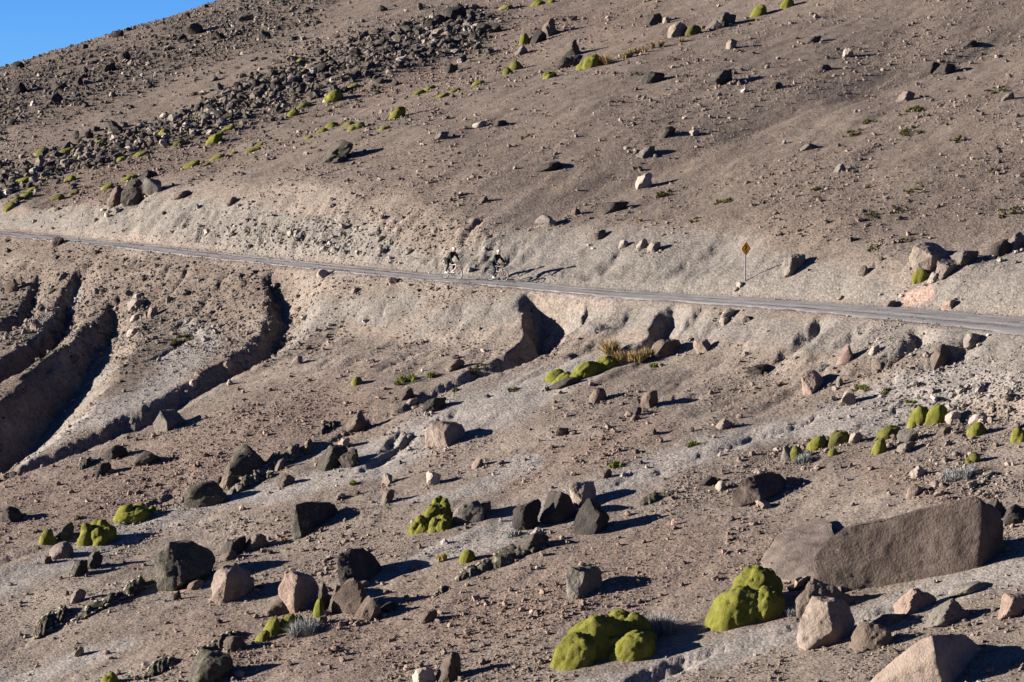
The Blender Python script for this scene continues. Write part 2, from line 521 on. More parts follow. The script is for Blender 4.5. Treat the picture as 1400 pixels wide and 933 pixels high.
def ground_material():
    m, nt, b = new_mat("volcanic_ground")
    geo = nd(nt, "ShaderNodeNewGeometry").outputs['Position']
    a1 = nd(nt, "ShaderNodeAttribute", attribute_name="soil_a")
    a2 = nd(nt, "ShaderNodeAttribute", attribute_name="soil_b")
    s1 = nd(nt, "ShaderNodeSeparateColor"); nt.links.new(a1.outputs['Color'], s1.inputs[0])
    s2 = nd(nt, "ShaderNodeSeparateColor"); nt.links.new(a2.outputs['Color'], s2.inputs[0])
    n_big = noise_n(nt, geo, 0.11, 6, 0.62)
    n_mid = noise_n(nt, geo, 0.9, 6, 0.65)
    n_fine = noise_n(nt, geo, 9.0, 5, 0.7)
    base = ramp_n(nt, n_big, [(0.32, (.140, .115, .096)), (0.5, (.184, .152, .128)), (0.68, (.236, .198, .168))])
    base = mix_n(nt, s2.outputs[0], base, (.180, .140, .116))
    base = mix_n(nt, math_n(nt, 'MULTIPLY', s2.outputs[2], 0.75), base, (.148, .117, .096))  # darker brown upper soil, with its grazing-light dimness painted in
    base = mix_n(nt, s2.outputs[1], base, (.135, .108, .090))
    base = mix_n(nt, s1.outputs[0], base, (.222, .200, .183))
    base = mix_n(nt, s1.outputs[1], base, (.172, .154, .137))
    base = mix_n(nt, s1.outputs[2], base, (.34, .235, .195))
    v1 = ramp_n(nt, n_mid, [(0.25, (.74, .74, .74)), (0.5, (1, 1, 1)), (0.78, (1.24, 1.22, 1.2))])
    base = mix_n(nt, 1.0, base, v1, 'MULTIPLY')
    v2 = ramp_n(nt, n_fine, [(0.28, (.62, .60, .58)), (0.5, (1, 1, 1)), (0.72, (1.32, 1.32, 1.32))])
    base = mix_n(nt, 1.0, base, v2, 'MULTIPLY')
    vor = nd(nt, "ShaderNodeTexVoronoi"); vor.inputs['Scale'].default_value = 7.0
    nt.links.new(geo, vor.inputs['Vector'])
    vs = nd(nt, "ShaderNodeSeparateColor"); nt.links.new(vor.outputs['Color'], vs.inputs[0])
    v3 = ramp_n(nt, vs.outputs[0], [(0.0, (.72, .70, .68)), (0.5, (1, 1, 1)), (1.0, (1.28, 1.26, 1.22))])
    base = mix_n(nt, 0.8, base, v3, 'MULTIPLY')
    nt.links.new(base, b.inputs['Base Color'])
    b.inputs['Roughness'].default_value = 0.95
    b.inputs['Specular IOR Level'].default_value = 0.08
    h = math_n(nt, 'ADD', math_n(nt, 'MULTIPLY', n_fine, 1.0), math_n(nt, 'MULTIPLY', math_n(nt, 'SUBTRACT', 0.5, vor.outputs['Distance']), 0.55))
    bump_n(nt, b, h, 0.05, 0.9)
    return m

def grid_mesh(name, V, nr, nc):
    idx = np.arange(nr * nc).reshape(nr, nc)
    q = np.stack([idx[:-1, :-1], idx[:-1, 1:], idx[1:, 1:], idx[1:, :-1]], -1).reshape(-1, 4)
    me = bpy.data.meshes.new(name)
    me.vertices.add(len(V)); me.vertices.foreach_set('co', V.astype(np.float32).ravel())
    me.loops.add(q.size); me.loops.foreach_set('vertex_index', q.astype(np.int32).ravel())
    me.polygons.add(len(q)); me.polygons.foreach_set('loop_start', np.arange(0, q.size, 4, dtype=np.int32))
    me.polygons.foreach_set('use_smooth', np.ones(len(q), bool))
    me.update(calc_edges=True)
    return me

def link(name, me, parent=None, mat=None, **props):
    o = bpy.data.objects.new(name, me)
    COL.objects.link(o)
    if parent is not None:
        o.parent = parent
    if mat is not None:
        me.materials.append(mat)
    for k, v in props.items():
        o[k] = v
    return o

GROUND_MAT = ground_material()
gme = grid_mesh("hillside_ground", np.stack([GX, GY, GZ], -1).reshape(-1, 3), len(TY), len(TX))
_g, _p, _k, _r, _d = ground_masks(GX.ravel(), GY.ravel(), GZ.ravel())
_one = np.ones_like(_g)
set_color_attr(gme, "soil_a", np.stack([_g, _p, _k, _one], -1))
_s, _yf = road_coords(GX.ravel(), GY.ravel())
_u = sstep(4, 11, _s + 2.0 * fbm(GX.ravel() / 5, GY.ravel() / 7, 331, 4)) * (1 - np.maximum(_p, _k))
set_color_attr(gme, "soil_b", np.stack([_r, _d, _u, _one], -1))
link("hillside_ground", gme, None, GROUND_MAT, kind="structure")
# the slope behind the photographer closes the valley
bx = np.linspace(-3000, 3000, 25); by = np.array([-3000, -600, -200, -60, 0, 2.02])
BX, BY = np.meshgrid(bx, by)
bme = grid_mesh("valley_ground", np.stack([BX, BY, -1.7 - 0.33 * np.clip(BY, -60, 3) - 0.02], -1).reshape(-1, 3), len(by), len(bx))
link("valley_ground", bme, None, GROUND_MAT, kind="structure")

# ------------------------------------------------------------------ the road
def road_material():
    m, nt, b = new_mat("road_gravel")
    geo = nd(nt, "ShaderNodeNewGeometry").outputs['Position']
    uv = nd(nt, "ShaderNodeAttribute", attribute_name="across").outputs['Fac']
    n1 = noise_n(nt, geo, 0.6, 5, 0.6); n2 = noise_n(nt, geo, 14, 4, 0.7)
    base = ramp_n(nt, n1, [(0.3, (.265, .250, .239)), (0.7, (.350, .330, .313))])
    # loose gravel swept out of the wheel tracks lies paler along the middle and the edges
    loose = ramp_n(nt, uv, [(0.0, (1.15, 1.12, 1.08)), (0.16, (1.1, 1.08, 1.05)), (0.26, (.76, .76, .78)), (0.38, (.86, .86, .88)), (0.5, (1.22, 1.2, 1.15)), (0.62, (.86, .86, .88)), (0.74, (.76, .76, .78)), (0.86, (1.1, 1.08, 1.05)), (1.0, (1.18, 1.14, 1.1))])
    base = mix_n(nt, 0.9, base, loose, 'MULTIPLY')
    base = mix_n(nt, 1.0, base, ramp_n(nt, n2, [(0.3, (.75, .75, .75)), (0.7, (1.25, 1.25, 1.25))]), 'MULTIPLY')
    nt.links.new(base, b.inputs['Base Color'])
    b.inputs['Specular IOR Level'].default_value = 0.1
    bump_n(nt, b, math_n(nt, 'ADD', n2, math_n(nt, 'MULTIPLY', n1, 0.5)), 0.05, 0.8)
    return m
NA = 21
rt = np.linspace(_t[0], _t[-1], 900)
rsl = np.interp(rt, _t, DSL); rn = np.sqrt(1 + rsl**2)
acr = np.linspace(-0.5, 0.5, NA)
rw = np.interp(rt, _t, DW)
edge = 0.30 * fbm(rt / 1.6, rt * 0, 401, 5, .65)
S = acr[None, :] * (rw + edge * 1.5)[:, None]
RXg = np.interp(rt, _t, DX)[:, None] + S / rn[:, None]
RYg = rt[:, None] - S * (rsl / rn)[:, None]
RZg = np.interp(rt, _t, DZ)[:, None] + 0.02 * S + 0.012 * fbm(RXg / 0.8, RYg / 0.8, 411, 3)
RZg = RZg - 0.05 * np.exp(-((np.abs(S) - 0.8) / 0.28)**2) - 0.22 * np.maximum(0, np.abs(acr) - 0.46)[None, :] / 0.04 * 0.3
rme = grid_mesh("gravel_road", np.stack([RXg, RYg, RZg], -1).reshape(-1, 3), len(rt), NA)
ua = rme.attributes.new("across", 'FLOAT', 'POINT')
ua.data.foreach_set('value', np.repeat((acr + 0.5)[None, :], len(rt), 0).astype(np.float32).ravel())
rme.flip_normals() if rme.polygons[0].normal.z < 0 else None
link("gravel_road", rme, None, road_material(), kind="structure")

# ------------------------------------------------------------------ rock materials
def rock_material(name, dark, mid, light, lichen=None, lichen_amt=0.0, scale=1.0, relief=0.055):
    m, nt, b = new_mat(name)
    tc = nd(nt, "ShaderNodeNewGeometry").outputs['Position']
    rnd = nd(nt, "ShaderNodeObjectInfo").outputs['Random']
    n1 = noise_n(nt, tc, 1.3 * scale, 6, 0.65); n2 = noise_n(nt, tc, 9.0 * scale, 6, 0.72)
    base = ramp_n(nt, math_n(nt, 'ADD', math_n(nt, 'MULTIPLY', n1, 0.6), math_n(nt, 'MULTIPLY', n2, 0.4)), [(0.36, dark), (0.5, mid), (0.66, light)])
    tint = ramp_n(nt, rnd, [(0.0, (.74, .72, .72)), (0.35, (1.0, .96, .93)), (0.7, (1.1, 1.08, 1.02)), (1.0, (1.32, 1.26, 1.2))])
    base = mix_n(nt, 1.0, base, tint, 'MULTIPLY')
    if lichen:
        n3 = noise_n(nt, tc, 3.1, 6, 0.75)
        f = ramp_n(nt, n3, [(0.56 - lichen_amt, (0, 0, 0)), (0.64 - lichen_amt, (1, 1, 1))])
        base = mix_n(nt, math_n(nt, 'MULTIPLY', f, 0.75), base, lichen)
    nt.links.new(base, b.inputs['Base Color'])
    b.inputs['Specular IOR Level'].default_value = 0.15
    vor = nd(nt, "ShaderNodeTexVoronoi"); vor.inputs['Scale'].default_value = 11.0 * scale
    nt.links.new(tc, vor.inputs['Vector'])
    bump_n(nt, b, math_n(nt, 'ADD', n2, math_n(nt, 'MULTIPLY', vor.outputs['Distance'], 0.35)), relief, 0.9)
    return m

RM = {
    'D': rock_material("dark_lava", (.026, .023, .021), (.046, .040, .036), (.080, .070, .062)),
    'L': rock_material("lichen_lava", (.036, .032, .028), (.060, .053, .045), (.100, .090, .075), (.12, .122, .085), 0.03),
    'B': rock_material("brown_rock", (0.065, 0.050, 0.041), (0.101, 0.080, 0.066), (0.146, 0.119, 0.100)),
    'T': rock_material("tan_rock", (0.137, 0.108, 0.090), (0.192, 0.157, 0.134), (0.254, 0.211, 0.182)),
    'P': rock_material("pink_rock", (0.138, 0.096, 0.080), (0.190, 0.140, 0.119), (0.244, 0.191, 0.165)),
    'G': rock_material("grey_rock", (0.081, 0.071, 0.063), (0.121, 0.108, 0.097), (0.172, 0.156, 0.140), (.13, .13, .10), -0.02),
    'W': rock_material("pale_rock", (0.173, 0.146, 0.125), (0.233, 0.204, 0.179), (0.301, 0.268, 0.238)),
}
LAVA_SLAB = rock_material("slab_rock", (.066, .051, .044), (.096, .076, .066), (.130, .105, .092), (.24, .24, .21), -0.07, scale=.8, relief=.075)

# ------------------------------------------------------------------ rock shapes
_ICO = {}
def ico(sub):
    if sub not in _ICO:
        bm = bmesh.new()
        bmesh.ops.create_icosphere(bm, subdivisions=sub, radius=1.0)
        v = np.array([p.co[:] for p in bm.verts])
        f = np.array([[q.index for q in p.verts] for p in bm.faces])
        bm.free()
        v /= np.linalg.norm(v, axis=1)[:, None]
        _ICO[sub] = (v, f)
    return _ICO[sub]

def tri_mesh(name, V, Fc, smooth=True, sharp=None):
    me = bpy.data.meshes.new(name)
    Fc = np.asarray(Fc)
    me.vertices.add(len(V)); me.vertices.foreach_set('co', np.asarray(V, np.float32).ravel())
    me.loops.add(Fc.size); me.loops.foreach_set('vertex_index', Fc.astype(np.int32).ravel())
    me.polygons.add(len(Fc)); me.polygons.foreach_set('loop_start', np.arange(0, Fc.size, Fc.shape[1], dtype=np.int32))
    me.polygons.foreach_set('use_smooth', np.full(len(Fc), smooth))
    me.update(calc_edges=True)
    if sharp is not None:
        me.set_sharp_from_angle(angle=rad(sharp))
    return me

def rock_verts(seed, sub, planes=9, edge=16, rough=0.07, cuts=None):
    """unit boulder broken along random planes; returns directions scaled by radius"""
    rng = np.random.default_rng(seed)
    d, f = ico(sub)
    n = max(planes, 5)
    i = np.arange(n) + 0.5
    ph = np.arccos(1 - 2 * i / n); th = math.pi * (1 + 5**0.5) * i + rng.uniform(0, 6.28)
    N = np.stack([np.cos(th) * np.sin(ph), np.sin(th) * np.sin(ph), np.cos(ph)], 1) + rng.normal(0, 0.33, (n, 3))
    N /= np.linalg.norm(N, axis=1)[:, None]
    D = rng.uniform(0.62, 1.0, n)
    if cuts:
        N = np.vstack([N] + [np.array([c[:3]]) / np.linalg.norm(c[:3]) for c in cuts])
        D = np.concatenate([D, [c[3] for c in cuts]])
    q = np.maximum(d @ N.T, 0.0) / D[None, :]
    r = (np.sum(q**edge, 1) + (1 / 1.4)**edge) ** (-1.0 / edge)
    o = rng.uniform(0, 100, 3)
    r = r * (1 + rough * fbm3(d * 1.9 + o, seed, 3) + rough * 0.6 * fbm3(d * 5.5 + o, seed + 5, 4))
    return d * r[:, None], f

def fit_box(V, w, dp, h):
    lo, hi = V.min(0), V.max(0)
    return (V - (lo + hi) / 2) / (hi - lo) * np.array([w, dp, h])

def px_scale(p):
    return F / p.y

ALL_LABELS = {}
def describe(o, label, cat, group=None, kind=None):
    o['label'] = label
    o['category'] = cat
    if group:
        o['group'] = group
    if kind:
        o['kind'] = kind

_rock_id = [100]
BOULDER_AT = []
def boulder(px, py, w, h, kind, label, seed=None, planes=8, edge=34, rough=0.09, depth=0.85, sink=0.6, rise=0.17, tilt=(0, 0), yaw=None, name="boulder", group="boulders and stones strewn over the slope", cuts=None):
    """px: middle of the rock, py: its lowest visible point, w and h: its size in photo pixels"""
    _rock_id[0] += 7
    seed = _rock_id[0] if seed is None else seed
    rng = random.Random(seed)
    p = at(px, py - h * 0.08)
    s = px_scale(p)
    W, Hh = w * 1.12 / s, h * .92 / s
    Dp = W * depth
    sub = 5 if w > 60 else (4 if w > 26 else (3 if w > 11 else 2))
    if edge > 12:
        edge = rng.choice((13, 20, 34)); rough = rough * rng.uniform(.9, 1.6)
    if cuts is None and edge > 12 and rng.random() < .7:
        # most of these blocks are split: one broad face towards the sun, one away from it
        cuts = [(-.8, -.45, .4 + .3 * rng.random(), .58), (.62 + .2 * rng.random(), -.75, .12, .56)]
        if rng.random() < .55:
            cuts.append((-.3 + .7 * rng.random(), .2 - .4 * rng.random(), 1, .5 + .15 * rng.random()))
    V, f = rock_verts(seed, sub, planes, edge, rough, cuts)
    V = V @ np.array(Matrix.Rotation(rad(tilt[0]), 3, 'Y').to_3x3()).T @ np.array(Matrix.Rotation(rad(tilt[1]), 3, 'X').to_3x3()).T
    V = fit_box(V, W, Dp, Hh * (1 + sink))
    if yaw is not None:
        V = V @ np.array(Matrix.Rotation(rad(yaw), 3, 'Z').to_3x3()).T
        V = fit_box(V, W, V[:, 1].max() - V[:, 1].min(), Hh * (1 + sink))
    V[:, 2] += V[:, 0] * rise
    # the ground slopes: stand the middle of the rock a little behind the spot where its foot shows
    cy = p.y + Dp * 0.36
    cx = p.x * (cy / p.y)
    z0 = p.z + (Hh * (1 + sink)) * 0.5 - Hh * sink * 0.88 - 0.02
    z0 = max(z0, float(ground(cx, cy)) + Hh * 0.2)
    me = tri_mesh(name, V, f, True, 24)
    BOULDER_AT.append((cx, cy, W, kind))
    o = link(name, me, None, RM[kind])
    o.location = (cx, cy, z0)
    describe(o, label, "boulder" if name == "boulder" else "stone", group)
    return o

def hull_rock(pts, mat, label, anchor, name="boulder", cuts=5, rough=0.06, seed=1, fine=0.03, group="boulders and stones strewn over the slope", turn=0.75, lay=None, worn=2):
    """A big broken block. pts: (photo x, photo y, metres behind the anchor) for its corners; anchor is the spot where it meets the ground."""
    a = at(*anchor)
    W = []
    k_ = min(range(len(pts)), key=lambda i: pts[i][2] if pts[i][1] <= anchor[1] + 4 else 9)
    xr, sc = pts[k_][0], px_scale(a)
    for (x, y, dd) in pts:
        if turn:
            dd = dd + (turn * (x - xr) / sc if x > xr else .25 * turn * (xr - x) / sc)
        if lay is not None:
            g = at(x, min(y, 925))
            for l_ in (lay * (1 if dd > 0 else .35), -.5):
                W.append(g + Vector((0, 0, l_)) - a)
            continue
        sx, sz = ray(x, y)
        Y = a.y + dd
        W.append(Vector((float(sx) * Y, Y, float(sz) * Y)) - a)
    bm = bmesh.new()
    vs = [bm.verts.new(p) for p in W]
    r = bmesh.ops.convex_hull(bm, input=vs)
    junk = [g for g in r['geom_interior'] if isinstance(g, bmesh.types.BMVert)] + [g for g in r['geom_unused'] if isinstance(g, bmesh.types.BMVert)]
    if junk:
        bmesh.ops.delete(bm, geom=list(set(junk)), context='VERTS')
    bmesh.ops.triangulate(bm, faces=bm.faces)
    size = max((p - q).length for p in W for q in W)
    for _ in range(9):
        lim = size / 40
        long = [e for e in bm.edges if e.calc_length() > lim]
        if not long:
            break
        bmesh.ops.subdivide_edges(bm, edges=long, cuts=1)
        bmesh.ops.triangulate(bm, faces=bm.faces)
    for _ in range(worn):
        bmesh.ops.smooth_vert(bm, verts=bm.verts, factor=0.35, use_axis_x=True, use_axis_y=True, use_axis_z=True)
    bm.normal_update()
    co = np.array([v.co[:] for v in bm.verts]); no = np.array([v.normal[:] for v in bm.verts])
    d = rough * size * 0.25 * fbm3(co / size * 5 + seed * 7.3, seed, 4) + fine * fbm3(co * 4.5 + seed, seed + 9, 3)
    co = co + no * d[:, None]
    for v, c in zip(bm.verts, co):
        v.co = c
    bmesh.ops.recalc_face_normals(bm, faces=bm.faces)
    me = bpy.data.meshes.new(name)
    bm.to_mesh(me); bm.free()
    me.polygons.foreach_set('use_smooth', np.ones(len(me.polygons), bool))
    me.set_sharp_from_angle(angle=rad(38))
    o = link(name, me, None, mat)
    o.location = a
    BOULDER_AT.append((a.x, a.y + .3 * size, size * .7, 'T'))
    describe(o, label, "boulder", group)
    return o

# ------------------------------------------------------------------ the big blocks
_f1, _f2 = at(1190, 812), at(1338, 757)
def _face(x, y, back=0.0):
    """a corner of the slab's broad face, which stands on the line where the photo shows its foot"""
    d = .5 - .22 * (x - 1190) / 32.8
    foot = 812 + (757 - 812) * (x - 1190) / 148.0 if x > 1190 else 812
    return (x, y, d + .08 * max(0, foot - y) / 32.8 + back)
hull_rock([_face(1112, 764), _face(1134, 738), _face(1152, 722), _face(1236, 704), _face(1332, 681), _face(1343, 690), _face(1338, 757), _face(1190, 814), _face(1152, 797), _face(1118, 782),
           _face(1190, 850), _face(1340, 800), _face(1270, 830), _face(1124, 836), _face(1160, 850), _face(1175, 716, 1.6), _face(1370, 700, 1.7), _face(1376, 746, 1.5), _face(1376, 790, 1.5), _face(1352, 688, 1.9), _face(1190, 800, 1.8)],
          LAVA_SLAB, "huge flat-faced brown slab leaning on the slope, largest rock of all", (1190, 812), seed=3, rough=0.055, fine=0.022, turn=0, worn=0)
hull_rock([(1038, 770, -1), (1060, 745, 1), (1092, 722, 1), (1126, 716, 1), (1138, 724, 1), (1118, 760, 1), (1115, 784, 1), (1140, 806, -1), (1150, 812, -1), (1110, 800, -1), (1060, 794, -1)],
          RM['T'], "tan sloping rock running down from the end of the huge slab to the green cushion", (1100, 798), seed=8, rough=0.05, fine=.025, lay=.3)
hull_rock([(1088, 822, .3), (1100, 800, .5), (1112, 790, .55), (1130, 797, .35), (1148, 808, .1), (1166, 818, 0), (1152, 836, -.35), (1110, 838, -.4), (1090, 832, -.1), (1110, 796, 1.0), (1160, 825, 1.0), (1150, 860, -.2), (1095, 860, .2)],
          RM['B'], "broken brown rock with a greenish rim under the downhill end of the slab", (1130, 836), seed=14, rough=0.12, turn=.3)
hull_rock([(1176, 945, 0), (1215, 908, .3), (1262, 874, .6), (1274, 868, .5), (1280, 900, -.3), (1294, 945, -1.0), (1318, 866, 1.0), (1340, 885, .8), (1362, 905, .6), (1405, 940, .3), (1420, 990, .3), (1170, 990, .6), (1330, 880, 2.4), (1240, 890, 2.4), (1296, 990, -1.2)],
          RM['T'], "big tan boulder with a sharp ridge, cut off by the bottom edge of the photo", (1285, 940), seed=12, rough=0.05, turn=1.25)
hull_rock([(1089, 872, .2), (1094, 846, .2), (1124, 822, .3), (1131, 823, .2), (1146, 846, -.1), (1138, 862, -.35), (1101, 890, -.25), (1154, 820, .8), (1162, 828, .9), (1169, 850, .8), (1165, 870, .5), (1145, 882, .0), (1110, 815, 1.3), (1090, 880, .9), (1165, 890, 1.3), (1100, 905, .3), (1155, 905, .5)],
          RM['T'], "tan angular boulder with a broad sunlit face below the tan sloping rock", (1105, 889), seed=21, rough=0.05)
hull_rock([(580, 590, .2), (590, 579, .25), (603, 577, .35), (614, 582, -.05), (607, 592, -.3), (612, 611, -.5), (582, 597, .0), (622, 577, .5), (634, 588, .3), (640, 600, .25), (634, 606, -.1), (600, 575, 1.1), (632, 580, 1.2), (582, 620, .3), (640, 620, .5), (610, 622, -.3)],
          RM['T'], "sharp-edged tan boulder with a flat top, on the pale grey sand in mid slope", (610, 609), seed=25, rough=0.04)
hull_rock([(397, 712, .2), (399, 693, .3), (404, 690, .1), (401, 737, -.2), (420, 686, .5), (450, 687, .6), (462, 697, .5), (464, 706, .4), (440, 724, -.1), (412, 735, -.3), (430, 685, 1.3), (458, 690, 1.4), (400, 750, .3), (460, 740, .7)],
          RM['L'], "wide dark grey boulder with a thin sunlit edge, standing alone on red gravel", (410, 735), seed=31, rough=0.05)
hull_rock([(381, 806, .2), (389, 786, .3), (399, 782, .2), (408, 788, -.1), (402, 813, -.3), (402, 830, -.3), (384, 818, .0), (424, 787, .5), (435, 800, .4), (437, 818, .3), (430, 835, .0), (405, 780, 1.0), (430, 790, 1.2), (385, 845, .3), (435, 850, .5), (405, 850, -.2)],
          RM['P'], "pinkish split boulder above a green cushion, beside the stacked black rocks", (407, 836), seed=35, rough=0.06)
hull_rock([(773, 786, .1), (780, 776, .3), (797, 773, .5), (817, 776, .5), (823, 790, .3), (824, 800, .2), (815, 810, -.1), (790, 818, -.3), (779, 814, -.2), (800, 782, -.2), (797, 776, 1.1), (820, 780, 1.2), (778, 826, .2), (820, 826, .4)],
          RM['G'], "grey and tan cube-like block with dark pits, alone on stony gravel", (792, 817), seed=39, rough=0.09)
hull_rock([(209, 580, .2), (217, 566, .2), (219, 561, .4), (236, 562, .7), (250, 571, .5), (255, 577, .4), (228, 577, -.3), (229, 590, -.4), (246, 586, .0), (212, 590, .0), (240, 560, 1.3), (215, 600, .3), (250, 600, .6)],
          RM['G'], "flat-topped grey and tan block lying beside the long gully", (229, 589), seed=43, rough=0.04)
hull_rock([(1243, 352, .1), (1250, 337, .3), (1262, 331, .7), (1281, 333, .9), (1297, 345, .8), (1301, 355, .6), (1290, 366, .1), (1272, 371, -.3), (1252, 362, -.2), (1275, 350, -.5), (1265, 333, 2.2), (1295, 345, 2.2), (1250, 385, .5), (1295, 380, .9)],
          RM['T'], "biggest rounded tan boulder sitting just uphill of the road bank", (1272, 370), seed=47, rough=0.08)
hull_rock([(210, 778, .2), (214, 758, .5), (232, 742, .8), (262, 739, 1.0), (282, 748, .9), (296, 763, .6), (290, 778, .1), (250, 797, -.5), (215, 806, -.3), (238, 808, -.5), (225, 785, -.4), (250, 740, 2.2), (290, 760, 2.0), (220, 825, .3), (285, 800, .9)],
          RM['L'], "broad dark boulder with a rosy foot, biggest rock on the red gravel", (235, 806), seed=51, rough=0.08)
hull_rock([(459, 770, .1), (463, 757, .4), (480, 749, .8), (495, 750, .9), (514, 762, .8), (527, 782, .6), (530, 792, .4), (508, 804, -.2), (482, 800, -.4), (461, 790, -.2), (495, 750, 1.8), (525, 785, 1.6), (470, 815, .4), (520, 812, .7)],
          RM['D'], "large black hooded boulder stacked on top of a brown block", (490, 803), seed=55, rough=0.06)
hull_rock([(287, 805, .1), (292, 786, .3), (305, 774, .5), (322, 769, .8), (340, 780, .8), (348, 800, .5), (335, 812, .0), (305, 826, -.3), (290, 818, -.2), (310, 790, -.4), (322, 770, 1.6), (345, 795, 1.5), (295, 838, .3), (340, 830, .6)],
          RM['T'], "tan knobbly boulder with a dark hollow top, next to the broad dark boulder", (302, 824), seed=59, rough=0.12)
hull_rock([(778, 668, .1), (784, 660, .3), (800, 661, .2), (795, 685, -.3), (812, 658, .5), (815, 670, .4), (814, 690, .2), (790, 692, -.2), (805, 658, 1.1), (780, 705, .2), (815, 710, .5)],
          RM['T'], "tan wedge of rock leaning behind the cluster of black rocks", (795, 692), seed=63, rough=0.05)
hull_rock([(1000, 672, .2), (1012, 660, .4), (1030, 650, .8), (1050, 645, 1.0), (1068, 649, .9), (1076, 660, .6), (1064, 674, .1), (1040, 684, -.3), (1012, 692, -.3), (1002, 686, -.1), (1055, 646, 1.9), (1075, 662, 1.7), (1005, 705, .3), (1065, 690, .7)],
          RM['B'], "long brown boulder black at its upper end, on gravel above the huge slab", (1022, 690), seed=67, rough=0.08)
hull_rock([(1095, 515, .1), (1100, 507, .3), (1113, 506, .3), (1116, 525, -.3), (1110, 538, -.4), (1098, 527, -.1), (1122, 513, .4), (1130, 524, .3), (1122, 534, .0), (1114, 506, 1.0), (1128, 520, 1.0), (1100, 550, .2), (1126, 545, .5)],
          RM['P'], "upright pinkish-tan boulder on grey sand below the road", (1111, 537), seed=71, rough=0.05)
hull_rock([(1271, 492, .1), (1278, 478, .3), (1288, 470, .6), (1304, 480, .6), (1307, 486, .4), (1292, 500, -.1), (1276, 506, -.2), (1285, 485, -.3), (1290, 471, 1.3), (1305, 484, 1.3), (1276, 516, .2), (1303, 505, .6)],
          RM['B'], "brown four-sided rock on the pale gravel apron under the road", (1280, 505), seed=75, rough=0.06)

